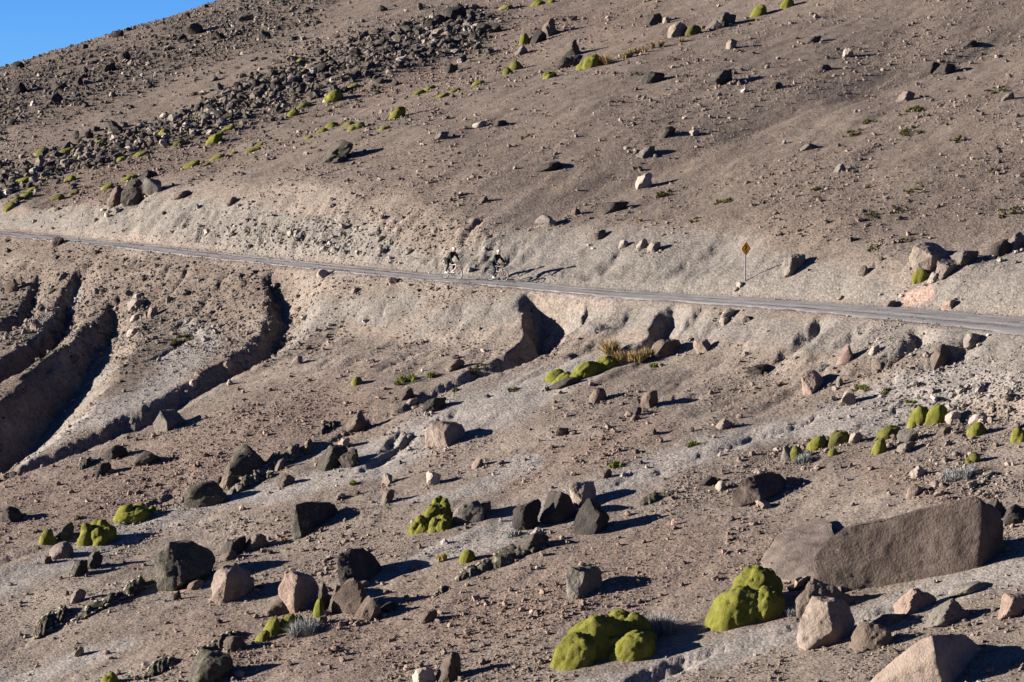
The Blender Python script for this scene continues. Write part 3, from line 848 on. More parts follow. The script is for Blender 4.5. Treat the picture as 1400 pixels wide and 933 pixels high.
# ------------------------------------------------------------------ boulders one by one: x, foot y, width, height, kind, label
BOULDERS = [
    (157, 629, 33, 18, 'D', "low black rock beside a crusty plant, uphill of two small dark rocks", {}),
    (139, 652, 24, 17, 'D', "small black rock with a tan end, lowest of three dark rocks", {}),
    (200, 638, 32, 19, 'D', "black crouching rock, furthest uphill of three dark rocks by the long gully", {}),
    (338, 652, 50, 40, 'L', "big dark hump of rock above the crusty grey plants", dict(planes=12, edge=9)),
    (282, 694, 54, 32, 'L', "long dark rounded rock lying low in the sandy rill", dict(planes=14, edge=8, depth=.6)),
    (312, 672, 27, 22, 'B', "brown rock tucked under the big dark hump", {}),
    (300, 668, 26, 13, 'D', "flat black rock wedged between the long rounded rock and the brown one", {}),
    (406, 500, 14, 12, 'T', "lone small tan stone on smooth red gravel by the gully head", {}),
    (311, 511, 12, 14, 'T', "tan stone perched on the rim of the shadowed gully", {}),
    (263, 533, 11, 12, 'W', "pale stone caught in the shadow of the long gully", {}),
    (488, 593, 28, 26, 'B', "brown pyramid-shaped rock at the edge of the sandy hollows", dict(planes=6, cuts=[(-.6, -.3, .6, .5), (.7, -.4, .5, .55)])),
    (455, 644, 40, 32, 'L', "dark square rock with a brown sunlit flank on the sandy rill", dict(planes=8)),
    (477, 642, 26, 26, 'D', "black rock pressed against the dark square rock", {}),
    (594, 565, 30, 18, 'D', "black oval rock above the sharp-edged tan boulder", {}),
    (556, 548, 22, 16, 'B', "brown stone at the head of the shadowed hollow", {}),
    (563, 556, 14, 8, 'T', "small tan stone under the brown one at the hollow's head", {}),
    (621, 508, 26, 14, 'B', "brown double-topped rock beside the rill below the road gully", {}),
    (382, 645, 12, 16, 'T', "small tan pointed stone among the crusty plants", {}),
    (391, 667, 22, 18, 'B', "brown boxy stone below the crusty plants", {}),
    (529, 665, 14, 18, 'T', "upright tan chip of rock on red gravel", {}),
    (530, 690, 17, 19, 'B', "brown stone above the big lumpy cushion", {}),
    (593, 665, 19, 20, 'W', "pale wedge stone with a long shadow on grey sand", dict(planes=6)),
    (652, 642, 18, 15, 'P', "reddish angular stone on gravel below the flat-topped boulder", {}),
    (470, 614, 15, 14, 'T', "tan stone resting on the grey sandy rib", {}),
    (818, 553, 23, 20, 'B', "brown wedge rock casting a blue shadow on pale sand", {}),
    (888, 560, 22, 24, 'B', "upright brown block on the stony red gravel", dict(planes=7)),
    (871, 570, 12, 12, 'D', "black stone on top of a tan pebble beside the upright brown block", {}),
    (868, 576, 14, 9, 'T', "tan pebble under the small black stone", {}),
    (768, 597, 17, 11, 'B', "low brown stone half buried in pale red gravel", {}),
    (990, 588, 24, 14, 'T', "tan rock with a dark end on the grey sand stripe", {}),
    (829, 655, 14, 12, 'B', "round brown stone beside the grey sand stripe", {}),
    (893, 596, 12, 10, 'B', "small brown stone just above the grey stripe", {}),
    (763, 718, 46, 44, 'D', "black rock in the middle of the dark cluster", dict(planes=8)),
    (720, 728, 36, 40, 'D', "black slanting rock, downhill end of the dark cluster", dict(planes=7)),
    (806, 734, 50, 48, 'D', "big black blocky rock in front of the tan wedge", dict(planes=8)),
    (727, 757, 44, 25, 'L', "dark pointed rock at the head of a crusty dead plant", dict(planes=7)),
    (733, 735, 17, 12, 'W', "pale stone below the dark cluster of rocks", {}),
    (967, 666, 24, 12, 'D', "flat dark stone beside a small green tuft", {}),
    (986, 672, 15, 13, 'W', "pale stone next to the flat dark one", {}),
    (911, 489, 38, 20, 'B', "brown rock at the upper end of the dry grass row", {}),
    (772, 531, 40, 13, 'D', "long black rock at the foot of the green cushion strip", dict(planes=12, edge=9, depth=.5)),
    (960, 484, 22, 19, 'T', "tan crumbled rock below the road, uphill of the dry grass", {}),
    (1034, 514, 34, 11, 'D', "low black ledge of rock on pale gravel", {}),
    (1155, 500, 24, 23, 'P', "pink-faced rock with a black flank under the road", dict(planes=7)),
    (1195, 486, 14, 11, 'W', "pale square stone under the road near the pink-faced rock", {}),
    (1330, 478, 24, 20, 'W', "pale rock jutting from the bank below the road", {}),
    (1157, 557, 23, 22, 'T', "tan block with a long shadow beside the green mats", {}),
    (1148, 530, 9, 14, 'G', "small greenish upright stone by the green mat", {}),
    (1303, 580, 20, 16, 'W', "pale stone against the pair of green cushions", {}),
    (1338, 580, 28, 14, 'W', "pale flat stone on top of a green cushion", {}),
    (1257, 654, 23, 15, 'W', "pale square block on bare gravel above the huge slab", dict(planes=7)),
    (1241, 606, 27, 18, 'G', "rounded grey rock at the foot of the green cushion pair", dict(edge=8, planes=14)),
    (1238, 620, 22, 14, 'G', "smaller grey rock below the rounded grey one", {}),
    (1291, 596, 16, 13, 'B', "brown stone below the pair of green cushions", {}),
    (1170, 608, 18, 15, 'T', "tan stone at the upper end of the green cushion row", {}),
    (1250, 680, 22, 15, 'P', "pink crumbled stone by the top edge of the huge slab", {}),
    (1078, 632, 20, 22, 'G', "grey rounded stone at the lower end of the cushion row", dict(edge=8, planes=14)),
    (1360, 712, 36, 26, 'D', "black rock in the shadow behind the huge slab", {}),
    (1388, 720, 30, 28, 'D', "black boulder behind the slab, close to the photo's edge", {}),
    (1190, 892, 55, 36, 'B', "dark brown pitted rock in front of the tan angular boulder", dict(edge=9, planes=12)),
    (1252, 840, 54, 33, 'P', "rosy rock with a dark rear on the sandy strip below the slab", {}),
    (1294, 858, 56, 33, 'G', "grey rough rock below the rosy one on the sandy strip", {}),
    (1383, 848, 36, 34, 'P', "pink pointed rock at the photo's edge above the ridged boulder", dict(planes=7)),
    (1215, 856, 46, 12, 'B', "low brown ledge between the rosy rock and the tan angular boulder", dict(planes=12)),
    (1330, 812, 60, 12, 'G', "low grey ledge in the sandy strip under the slab", dict(planes=12, depth=.5)),
    (13, 717, 34, 22, 'D', "dark rock on red gravel at the photo's edge", {}),
    (88, 740, 28, 20, 'L', "dark rock between two green cushions", {}),
    (84, 766, 33, 22, 'T', "rounded tan rock below the lumpy green cushion", dict(edge=9)),
    (64, 772, 14, 11, 'B', "small brown stone beside the rounded tan rock", {}),
    (126, 780, 26, 24, 'D', "dark peaked rock on the gravel, upper of two", dict(planes=7)),
    (107, 790, 24, 22, 'L', "dark leaning rock, lower of two", {}),
    (107, 826, 20, 20, 'T', "tan block standing alone on open gravel", dict(planes=7)),
    (318, 762, 38, 24, 'D', "black rock behind the tan knobbly boulder", {}),
    (350, 753, 33, 21, 'B', "smooth brown rock beyond the black one", dict(edge=8)),
    (311, 768, 24, 12, 'B', "small brown stone on the hollow of the knobbly boulder", {}),
    (267, 808, 20, 13, 'B', "brown stone between the broad dark boulder and the knobbly one", {}),
    (306, 822, 42, 16, 'P', "reddish slab under the knobbly boulder", dict(planes=8)),
    (242, 822, 11, 14, 'D', "little dark stone below the rosy foot of the broad boulder", {}),
    (285, 938, 62, 44, 'L', "dark domed boulder at the bottom of the slope, with a long shadow", dict(edge=10, planes=10)),
    (108, 899, 13, 13, 'T', "little tan stone with a shadow low on the red gravel", {}),
    (320, 893, 28, 22, 'B', "brown rock at the end of the pale crusty plant", {}),
    (480, 843, 50, 50, 'B', "tall brown block holding up the black hooded boulder", dict(planes=8)),
    (458, 838, 16, 36, 'B', "narrow brown rock beside the tall brown block", {}),
    (501, 852, 40, 33, 'B', "brown humped rock in front of the tall brown block", dict(planes=8)),
    (441, 838, 20, 40, 'D', "black rock in shadow between the pinkish boulder and the brown block", {}),
    (385, 842, 44, 24, 'B', "brown slab under the pinkish split boulder", {}),
    (438, 858, 18, 14, 'G', "small grey stone beside the grey shrub", {}),
    (640, 717, 40, 28, 'G', "grey rounded rock against the lumpy green cushion", dict(edge=8, planes=14)),
    (660, 705, 22, 17, 'B', "brown stone on the far side of the grey rounded rock", {}),
    (586, 853, 22, 17, 'B', "brown round stone alone on open gravel", {}),
    (612, 936, 36, 40, 'B', "brown mossy-topped boulder at the bottom edge of the photo", dict(planes=8)),
    (582, 936, 34, 22, 'W', "pale sunlit rock joined to the mossy-topped boulder", dict(planes=7)),
    (530, 838, 26, 11, 'D', "low dark stone beyond the brown humped rock", {}),
    (566, 780, 12, 9, 'G', "small greenish stone in the black boulder's shadow", {}),
    # above the road
    (160, 284, 27, 26, 'B', "brown rock at the lip of the white road bank", {}),
    (184, 281, 34, 30, 'D', "black rock in the middle of the trio on the bank's lip", dict(planes=8)),
    (208, 268, 27, 24, 'G', "grey-green faceted rock of the trio on the bank's lip", dict(planes=7)),
    (201, 246, 28, 12, 'D', "flat dark rock uphill of the bank-lip trio", {}),
    (249, 272, 22, 8, 'B', "low brown stone beyond the bank-lip trio", {}),
    (317, 282, 16, 9, 'B', "low brown stone at the top edge of the white bank", {}),
    (459, 223, 44, 28, 'L', "dark wedge-shaped boulder alone on the brown slope above the road", dict(planes=7, cuts=[(-.7, -.2, .5, .45)])),
    (464, 224, 20, 8, 'D', "small dark stone at the foot of the dark wedge boulder", {}),
    (880, 259, 21, 20, 'W', "pale pear-shaped boulder with a dark shadow on the open slope", {}),
    (841, 291, 34, 15, 'D', "long black rock on the slope above the cyclists' road", dict(planes=9, depth=.5)),
    (746, 312, 30, 17, 'W', "white low boulder above the two cyclists", {}),
    (787, 295, 12, 10, 'B', "small brown stone between the white boulder and the long black rock", {}),
    (819, 329, 17, 11, 'B', "brown pointed stone on the smooth pale bank", {}),
    (852, 340, 12, 10, 'W', "small pale stone on the smooth bank", {}),
    (878, 342, 15, 14, 'W', "pale stone, first of a huddled pair on the smooth bank", {}),
    (894, 346, 17, 13, 'T', "tan stone, second of the huddled pair on the smooth bank", {}),
    (1085, 377, 30, 24, 'G', "grey angular rock near the tip of the sign's shadow", {}),
    (1180, 379, 15, 12, 'T', "small tan stone on the bank beyond the road sign", {}),
    (1216, 421, 17, 9, 'T', "tan stone at the road's edge under the pink earth", {}),
    (1299, 424, 17, 10, 'P', "pink stone on the pale bank above the road", {}),
    (1296, 380, 30, 20, 'T', "tan rock at the foot of the biggest rounded boulder", {}),
    (1276, 388, 15, 13, 'W', "pale stone below the biggest rounded boulder", {}),
    (1318, 366, 40, 20, 'G', "grey low rock uphill of the biggest rounded boulder", {}),
    (1368, 352, 26, 22, 'D', "dark upright rock above the pale bank near the photo's edge", {}),
    (1390, 344, 28, 24, 'G', "grey rock beside the dark upright one at the photo's edge", {}),
    (783, 78, 23, 22, 'L', "dark two-horned rock on the upper slope beside black rocks", dict(planes=6)),
    (779, 94, 32, 16, 'D', "black rock below the two-horned rock", {}),
    (735, 60, 22, 18, 'D', "black rock beside a green cushion on the upper slope", {}),
    (750, 52, 24, 24, 'B', "brown split rock on the upper slope, uphill of a black one", {}),
    (782, 30, 13, 8, 'B', "small brown stone high on the slope beyond the split rock", {}),
    (714, 76, 20, 12, 'G', "grey rock below the green cushion on the upper slope", {}),
    (894, 36, 22, 16, 'D', "black rock high on the slope with a tan neighbour", {}),
    (927, 52, 26, 20, 'T', "tan rock behind a grassy patch high on the slope", {}),
    (911, 33, 10, 9, 'T', "tan stone touching the high black rock", {}),
    (990, 38, 30, 19, 'L', "dark rock with a brown flank near the top of the photo", {}),
    (978, 42, 20, 14, 'T', "tan flank stone below the dark rock near the top", {}),
    (984, 119, 32, 20, 'D', "black gaping rock with a long shadow on the open slope", dict(planes=7)),
    (892, 115, 30, 15, 'D', "smooth dark mound of rock on the open slope", dict(edge=8, planes=14)),
    (1000, 68, 15, 14, 'T', "little tan pyramid stone high on the open slope", dict(planes=6)),
    (881, 217, 27, 12, 'G', "grey split stone in mid slope above the road", {}),
    (911, 189, 24, 13, 'D', "dark stone with a sharp top in mid slope", {}),
    (949, 187, 13, 8, 'T', "tan chip beside the dark sharp-topped stone", {}),
    (1274, 103, 22, 15, 'D', "dark stone of the pair near the upper right slope", {}),
    (1291, 104, 28, 15, 'D', "wider dark stone of that pair with a long shadow", {}),
    (1238, 140, 24, 15, 'T', "square tan stone with a black end, alone on the far slope", dict(planes=6)),
    (1160, 80, 14, 13, 'W', "white-faced stone with a pointed shadow high on the slope", {}),
    (1128, 98, 16, 9, 'D', "dark triangular stone high on the slope", dict(planes=6)),
    (1112, 60, 20, 9, 'D', "flat dark stone near the top of the bare slope", {}),
    (1062, 123, 15, 10, 'D', "dark oval stone on the bare upper slope", {}),
    (1105, 206, 22, 8, 'G', "flat grey stone on the bare slope among green mats", {}),
    (1147, 237, 18, 12, 'G', "grey stone with a dark shadow in mid slope", {}),
    (1323, 66, 24, 8, 'D', "flat dark stone high at the slope's right", {}),
    (1378, 138, 20, 11, 'G', "grey-green stone near the photo's edge on the upper slope", {}),
    (616, 101, 18, 13, 'D', "dark block below the tumbled rock band", {}),
    (604, 192, 18, 10, 'G', "small grey-green stone on the brown slope", {}),
    (684, 174, 18, 8, 'D', "small dark stone with a pale neighbour on the brown slope", {}),
    (655, 175, 20, 7, 'W', "pale flat stone on the brown slope", {}),
    (750, 236, 34, 10, 'D', "low dark double stone in mid slope", {}),
    (661, 279, 14, 9, 'B', "brown wedge stone above the first cyclist", {}),
    # below the road, near the gullies
    (79, 337, 16, 11, 'B', "brown stone on the outer edge of the road", {}),
    (16, 401, 18, 17, 'B', "brown rock at the photo's edge among the gullies", {}),
    (188, 425, 27, 13, 'W', "pale tilted slab between the gullies", dict(planes=7)),
    (188, 410, 14, 7, 'W', "small pale stone above the tilted slab", {}),
    (209, 434, 13, 15, 'P', "pink upright stone next to the tilted slab", {}),
    (185, 440, 14, 8, 'W', "small pale stone below the tilted slab", {}),
    (183, 460, 20, 9, 'W', "flat pale stone further down the gullied slope", {}),
    (441, 382, 15, 11, 'W', "pale round boulder just under the road by the gully head", dict(edge=8)),
    (100, 500, 16, 10, 'B', "brown stone on the rib between two deep gullies", {}),
    (49, 452, 15, 13, 'P', "brown-red stone among the leftmost gullies", {}),
    (537, 390, 14, 10, 'T', "tan stone on the slope just below the first cyclist", {}),
    (485, 403, 14, 8, 'T', "tan stone on the smooth slope beside the gully head", {}),
    (995, 438, 18, 11, 'W', "white crumbling rock just below the road", {}),
    (1019, 442, 13, 8, 'W', "white stone beside the crumbling rock below the road", {}),
    (990, 446, 12, 10, 'W', "small white stone under the crumbling rock", {}),
]
for (x, y, w, h, k, lab, kw) in BOULDERS:
    boulder(x, y, w, h, k, lab, **kw)

# ------------------------------------------------------------------ smaller stones that nothing tells apart, by stretch of slope
rs = random.Random(4)
def pick_in(regions):
    """a random pixel inside one of the (x, y, rx, ry) ellipses"""
    x, y, rx, ry = rs.choice(regions)
    a = rs.uniform(0, 6.283); q = math.sqrt(rs.random())
    return x + rx * q * math.cos(a), y + ry * q * math.sin(a)

def band_point(pts, spread):
    k = rs.random() * (len(pts) - 1); i = int(k); f = k - i
    return pts[i][0] + (pts[i + 1][0] - pts[i][0]) * f + rs.gauss(0, spread * 1.3), pts[i][1] + (pts[i + 1][1] - pts[i][1]) * f + rs.gauss(0, spread) * (pts[i][2] + (pts[i + 1][2] - pts[i][2]) * f)

BAND = [(660, 30, 1.2), (610, 42, 1.5), (540, 66, 1.6), (470, 84, 1.6), (400, 112, 1.4), (330, 140, 1.2), (260, 170, 1.0), (190, 192, .8), (120, 210, .8), (50, 235, .8), (0, 250, .8), (-60, 272, .8), (-130, 298, .8)]
TOP_BAND = [(420, 18, 1.2), (330, 40, 1.6), (250, 62, 1.8), (170, 92, 1.8), (90, 118, 1.8), (10, 150, 1.8), (-70, 185, 1.8), (-140, 214, 1.8)]

STONES = {}
def stone(px, py, w, h, kind, label, group, name="stone"):
    key = (kind, rs.randrange(5))
    if key not in STONES:
        V, f = rock_verts(900 + key[1] * 11 + ord(kind), 2, 8, 14, 0.08)
        STONES[key] = tri_mesh("stone", fit_box(V, 1, 1, 1), f, True, 30)
        STONES[key].materials.append(RM[kind])
    p = at(px, py)
    s = px_scale(p)
    o = bpy.data.objects.new(name, STONES[key])
    COL.objects.link(o)
    W, Hh = w / s, h / s
    o.scale = (W, W * rs.uniform(.7, 1.1), Hh * 1.35)
    o.rotation_euler = (rs.uniform(-.25, .25), rs.uniform(-.25, .25), rs.uniform(0, 6.28))
    o.location = (p.x, p.y + W * .3, p.z + Hh * 0.42)
    describe(o, label, "stone", group)

# the heap at the top of the band and its large blocks
for (x, y, w, h) in [(622, 30, 30, 20), (602, 34, 18, 13), (643, 28, 20, 12), (588, 42, 16, 14), (662, 46, 22, 14), (678, 44, 18, 12), (544, 58, 14, 13), (520, 62, 15, 9), (485, 78, 14, 12), (436, 76, 15, 9),
                     (378, 124, 20, 14), (372, 106, 16, 10), (440, 100, 16, 13), (400, 118, 18, 12), (350, 120, 14, 11), (300, 162, 15, 10), (157, 184, 24, 17), (120, 190, 14, 10), (105, 190, 10, 11), (325, 125, 14, 12),
                     (560, 44, 14, 9), (505, 95, 16, 10), (470, 112, 12, 9), (540, 118, 14, 10), (520, 115, 13, 9), (455, 92, 14, 9), (270, 152, 12, 9), (250, 158, 12, 8), (220, 176, 11, 8), (60, 214, 14, 9)]:
    stone(x, y, w, h, rs.choice("DDL"), "large dark block in the tumbled rock band across the upper slope", "rock band on the upper slope", "boulder")
for n in range(48):
    x, y = band_point(BAND[:11], 12)
    w = rs.uniform(7, 12)
    stone(x, max(y, 14), w, w * rs.uniform(.55, .9), rs.choice("DDLLBB"), "small angular stone in the tumbled rock band across the upper slope", "rock band on the upper slope")
for (x, y, w, h) in [(160, 52, 17, 10), (265, 48, 26, 15), (248, 58, 16, 11), (300, 54, 14, 8), (170, 84, 18, 13), (107, 118, 12, 12), (75, 142, 20, 13), (24, 95, 16, 10), (28, 128, 22, 14), (150, 98, 20, 11), (80, 124, 26, 10), (335, 30, 18, 9), (362, 52, 18, 9), (255, 26, 14, 8), (15, 172, 16, 9)]:
    stone(x, y, w, h, "D", "dark lava block on the rough ground under the skyline", "lava blocks under the skyline", "boulder")
for n in range(18):
    x, y = band_point(TOP_BAND[:6], 12)
    w = rs.uniform(6, 11)
    stone(x, max(y, 100 - x * .3), w, w * .65, "D", "small dark stone on the rough ground under the skyline", "lava blocks under the skyline")
GREG = [(100, 860, 140, 60), (480, 900, 160, 30), (690, 830, 90, 60), (900, 760, 120, 50), (1020, 740, 60, 30), (560, 660, 80, 40), (1330, 650, 60, 30), (1180, 680, 90, 20), (60, 790, 50, 40), (870, 590, 120, 30)]
for n in range(30):
    x, y = pick_in(GREG)
    w = rs.uniform(6, 10)
    stone(x, y, w, w * rs.uniform(.5, .8), rs.choice("TTBPW"), "small stone loose on the open gravel of the lower slope", "small stones on the lower slope")
for n in range(16):
    x, y = pick_in([(1250, 220, 140, 80), (1000, 180, 120, 60), (800, 190, 120, 70), (600, 240, 120, 50), (1150, 60, 160, 40)])
    w = rs.uniform(5, 8)
    stone(x, y, w, w * rs.uniform(.5, .8), rs.choice("TBDW"), "small stone loose on the bare brown slope above the road", "small stones above the road")

# ------------------------------------------------------------------ cushion plants (hard, domed, yellow-green)
def cushion_material(name, c0, c1, c2, brown):
    m, nt, b = new_mat(name)
    geo = nd(nt, "ShaderNodeNewGeometry").outputs['Position']
    n1 = noise_n(nt, geo, 1.7, 5, 0.6); n2 = noise_n(nt, geo, 17, 5, 0.75)
    base = ramp_n(nt, math_n(nt, 'ADD', math_n(nt, 'MULTIPLY', n1, 0.55), math_n(nt, 'MULTIPLY', n2, 0.45)), [(0.36, c0), (0.52, c1), (0.66, c2)])
    n3 = noise_n(nt, geo, 2.6, 6, 0.78)
    base = mix_n(nt, ramp_n(nt, n3, [(0.56, (0, 0, 0)), (0.66, (.85, .85, .85))]), base, brown)
    nt.links.new(base, b.inputs['Base Color'])
    b.inputs['Specular IOR Level'].default_value = 0.05
    vor = nd(nt, "ShaderNodeTexVoronoi"); vor.inputs['Scale'].default_value = 26.0
    nt.links.new(geo, vor.inputs['Vector'])
    bump_n(nt, b, math_n(nt, 'ADD', n2, math_n(nt, 'MULTIPLY', vor.outputs['Distance'], 0.5)), 0.05, 0.9)
    return m
GREEN = cushion_material("green_cushion", (.100, .098, .017), (.150, .148, .030), (.210, .202, .060), (.085, .070, .035))
OLIVE = cushion_material("olive_mat", (.075, .075, .022), (.110, .105, .030), (.150, .135, .045), (.11, .085, .045))
YGREEN = cushion_material("yellow_cushion", (.105, .100, .025), (.15, .142, .040), (.20, .185, .070), (.16, .12, .06))
CRUST = rock_material("pale_crust", (.19, .178, .125), (.26, .243, .18), (.34, .315, .245))
DEAD = rock_material("dead_cushion", (.032, .027, .022), (.058, .051, .039), (.10, .088, .066), (.24, .225, .16), 0.02, 1.6)

def lumpy(seed, sub, lobes, amp, depth=1.0, fine=0.03, rnd=0.25):
    rng = np.random.default_rng(seed)
    d, f = ico(sub)
    i = np.arange(lobes) + 0.5
    ph = np.arccos(1 - 1.25 * i / lobes); th = math.pi * (1 + 5**0.5) * i + rng.uniform(0, 6.28)
    N = np.stack([np.cos(th) * np.sin(ph), np.sin(th) * np.sin(ph), np.cos(ph)], 1) + rng.normal(0, rnd, (lobes, 3))
    N /= np.linalg.norm(N, axis=1)[:, None]
    R = rng.uniform(0.75, 1.15, lobes) * 2.1 / math.sqrt(lobes)      # angular radius of each lobe
    hgt = rng.uniform(0.6, 1.0, lobes)
    ang = np.arccos(np.clip(d @ N.T, -1, 1))
    q = np.clip(1 - (ang / (R[None, :] * 1.15))**2, 0, 1)
    b = np.max(np.sqrt(q) * hgt[None, :], axis=1)
    r = 1 - amp + amp * b * 1.2
    o = rng.uniform(0, 50, 3)
    r = r * (1 + 0.09 * fbm3(d * 1.6 + o, seed, 2) + 0.045 * fbm3(d * 4.2 + o, seed + 1, 2) + fine * fbm3(d * 11 + o, seed + 3, 3))
    return d * r[:, None], f

_cid = [500]
def cushion(px, py, w, h, label, mat=None, lobes=9, amp=0.35, depth=0.9, lean=0.0, name="cushion_plant", group="green cushion plants on the slope", cat="cushion plant", fine=0.035, sink=0.95, rise=0.0, rnd=0.25, blobs=None):
    """rise: how far its uphill end sits above the other, as a slope in the picture"""
    _cid[0] += 3
    if py < 400 and name == 'cushion_plant':
        h, w = h * .78, w * 1.08
    p = at(px, py - h * 0.12)
    s = px_scale(p)
    W, Hh = w / s, h / s
    sub = 5 if w > 55 else (4 if w > 20 else 3)
    rise = rise + .12
    if blobs:
        Vs, fs, off = [], [], 0
        for n_, (bx0, by0, bw, bh) in enumerate(blobs):
            q = at(bx0, by0 - bh * .12)
            v, f = lumpy(_cid[0] + n_, sub, lobes, amp, fine=fine, rnd=rnd)
            v = fit_box(v, bw / s, bw / s * depth, bh / s * 2)
            v[:, 2] += v[:, 0] * rise
            Vs.append(v + np.array(q - p) + np.array([0, bw / s * depth * .3, 0])); fs.append(f + off); off += len(v)
        me = tri_mesh(name, np.vstack(Vs), np.vstack(fs), True)
        o = link(name, me, None, mat or GREEN)
        o.location = p
        describe(o, label, cat, group)
        return o
    V, f = lumpy(_cid[0], sub, lobes, amp, fine=fine, rnd=rnd)
    V = fit_box(V, W, W * depth, Hh * (1 + sink))
    V[:, 2] += V[:, 0] * rise
    V[:, 0] += V[:, 2] * lean
    me = tri_mesh(name, V, f, True)
    o = link(name, me, None, mat or GREEN)
    cy = p.y + W * depth * 0.33
    cx = p.x * cy / p.y
    o.location = (cx, cy, max(p.z + Hh * (1 + sink) * 0.5 - Hh * sink * 0.95, float(ground(cx, cy)) + Hh * 0.08))
    describe(o, label, cat, group)
    return o

CUSHIONS = [
    (812, 916, 100, 74, "big bright green lumpy cushion plant with several domes, beside a grey shrub", dict(lobes=6, amp=.3, rise=.15, depth=.8, blobs=[(788, 917, 72, 46), (816, 906, 96, 58), (848, 891, 92, 50), (874, 887, 52, 22), (808, 897, 60, 34)])),
    (864, 905, 66, 30, "smaller smooth green cushion in front of the big lumpy one with the grey shrub", dict(lobes=3, amp=.12, rise=.14)),
    (1020, 860, 112, 76, "big smooth green cushion dome next to the tan sloping rock", dict(lobes=5, amp=.16, rise=.2, depth=.8, blobs=[(1006, 862, 88, 52), (1030, 843, 86, 62), (1046, 853, 62, 46)])),
    (594, 731, 74, 52, "knobbly bright green cushion against the grey rounded rock", dict(lobes=14, amp=.36, rise=.2, depth=.8, blobs=[(574, 731, 36, 24), (588, 724, 42, 30), (603, 715, 44, 34), (602, 729, 36, 22)])),
    (131, 748, 58, 28, "wide knobbly green cushion on red gravel above the rounded tan rock", dict(lobes=18, amp=.42, rise=.08)),
    (180, 719, 58, 21, "long green cushion with small knobs, furthest uphill of the three on red gravel", dict(lobes=14, amp=.38, rise=.1)),
    (65, 746, 25, 18, "small round green cushion below the dark rock on red gravel", dict(lobes=10, amp=.35)),
    (373, 879, 48, 32, "draped green cushion hanging below the pinkish split boulder", dict(lobes=5, amp=.3, rise=.4, depth=.8, blobs=[(358, 879, 22, 14), (372, 872, 30, 24), (392, 866, 30, 22)])),
    (436, 847, 16, 24, "narrow green cushion wedged in shadow beside the pinkish boulder", dict(lobes=3, amp=.25)),
    (402, 862, 34, 14, "pale green cushion between the pinkish boulder and the grey shrub", dict(lobes=6, amp=.3)),
    (639, 771, 23, 15, "small yellow-green cushion beside the yellow grass tuft", dict(lobes=3, amp=.2)),
    (800, 526, 88, 34, "long green cushion strip at the foot of the dry grass row", dict(lobes=7, amp=.3, rise=.2, depth=.7, blobs=[(772, 527, 40, 16), (798, 520, 50, 22), (826, 510, 44, 20)])),
    (760, 524, 30, 14, "low green cushion at the downhill end of the long strip", dict(lobes=5, amp=.3)),
    (1256, 586, 34, 26, "rough green cushion, downhill one of the tall pair on pale gravel", dict(lobes=7, amp=.3, rise=.3)),
    (1280, 582, 34, 22, "smooth light green cushion, uphill one of the tall pair", dict(lobes=3, amp=.15, rise=.3)),
    (1213, 602, 40, 16, "dark green mossy cushion below the tall pair", dict(lobes=12, amp=.3, rise=.3, mat='O')),
    (1201, 623, 22, 17, "small slanting green cushion above the huge slab's far gravel", dict(lobes=3, amp=.2, rise=.5)),
    (1337, 598, 32, 16, "bright green cushion under a pale flat stone", dict(lobes=6, amp=.3)),
    (1394, 607, 26, 18, "bright green cushion cut off by the photo's edge", dict(lobes=5, amp=.3)),
    (1330, 635, 24, 13, "dark green cushion with a shadow beside the grey dry shrub", dict(lobes=8, amp=.3, mat='O')),
    (1088, 631, 20, 17, "green cushion at the lower end of the cushion row on gravel", dict(lobes=4, amp=.2)),
    (1117, 617, 30, 15, "round green cushion in the middle of the cushion row on gravel", dict(lobes=4, amp=.2, rise=.2)),
    (1144, 611, 34, 18, "dark shaded cushion at the upper end of the cushion row", dict(lobes=6, amp=.3, rise=.4, mat='O')),
    (1139, 624, 14, 8, "tiny pale green cushion below the cushion row", dict(lobes=3, amp=.2)),
    (1258, 387, 22, 16, "yellow-green cushion at the foot of the biggest rounded boulder", dict(lobes=4, amp=.3)),
    (150, 940, 26, 16, "green cushion at the bottom edge of the photo", dict(lobes=6, amp=.3)),
    (488, 528, 16, 10, "pale yellow cushion alone on the smooth red slope", dict(lobes=4, amp=.3, mat='Y')),
    (208, 702, 12, 8, "tiny green cushion in the sandy rill above the red gravel", dict(lobes=5, amp=.3)),
    (717, 63, 14, 18, "green cushion beside the black rock on the upper slope", dict(lobes=5, amp=.3)),
    (706, 97, 18, 15, "dark green cushion under the black rocks on the upper slope", dict(lobes=7, amp=.3, mat='O')),
    (803, 96, 30, 20, "bright green cushion next to the dry grass on the upper slope", dict(lobes=9, amp=.35, rise=.3)),
    (820, 88, 16, 12, "olive cushion between the bright cushion and the dry grass", dict(lobes=7, amp=.3, mat='O')),
    (752, 108, 19, 11, "green and black cushion lying alone below the black rocks", dict(lobes=5, amp=.3)),
    (945, 50, 26, 15, "olive cushion among pale stones high on the slope", dict(lobes=8, amp=.3, mat='O', rise=.3)),
    (1037, 24, 22, 18, "yellow-green cushion near the top of the photo", dict(lobes=5, amp=.3, rise=.3)),
    (1076, 12, 18, 14, "bright green cushion touching the top of the photo", dict(lobes=4, amp=.3, rise=.3)),
    (694, 103, 14, 12, "olive cushion just uphill of a brown stone in the rock band", dict(lobes=5, amp=.3, mat='O')),
    (455, 141, 27, 17, "bright green cushion below the tumbled rock band, split in two", dict(lobes=8, amp=.35, rise=.25)),
    (543, 164, 22, 18, "yellow-green cushion draped downhill of a grey stone", dict(lobes=4, amp=.3, rise=.5)),
    (292, 198, 22, 14, "yellow-green cushion below the band, brightest on the slope above the bank", dict(lobes=5, amp=.3, rise=.4)),
    (223, 187, 14, 11, "round yellow-green cushion among the band's grey stones", dict(lobes=4, amp=.3)),
]
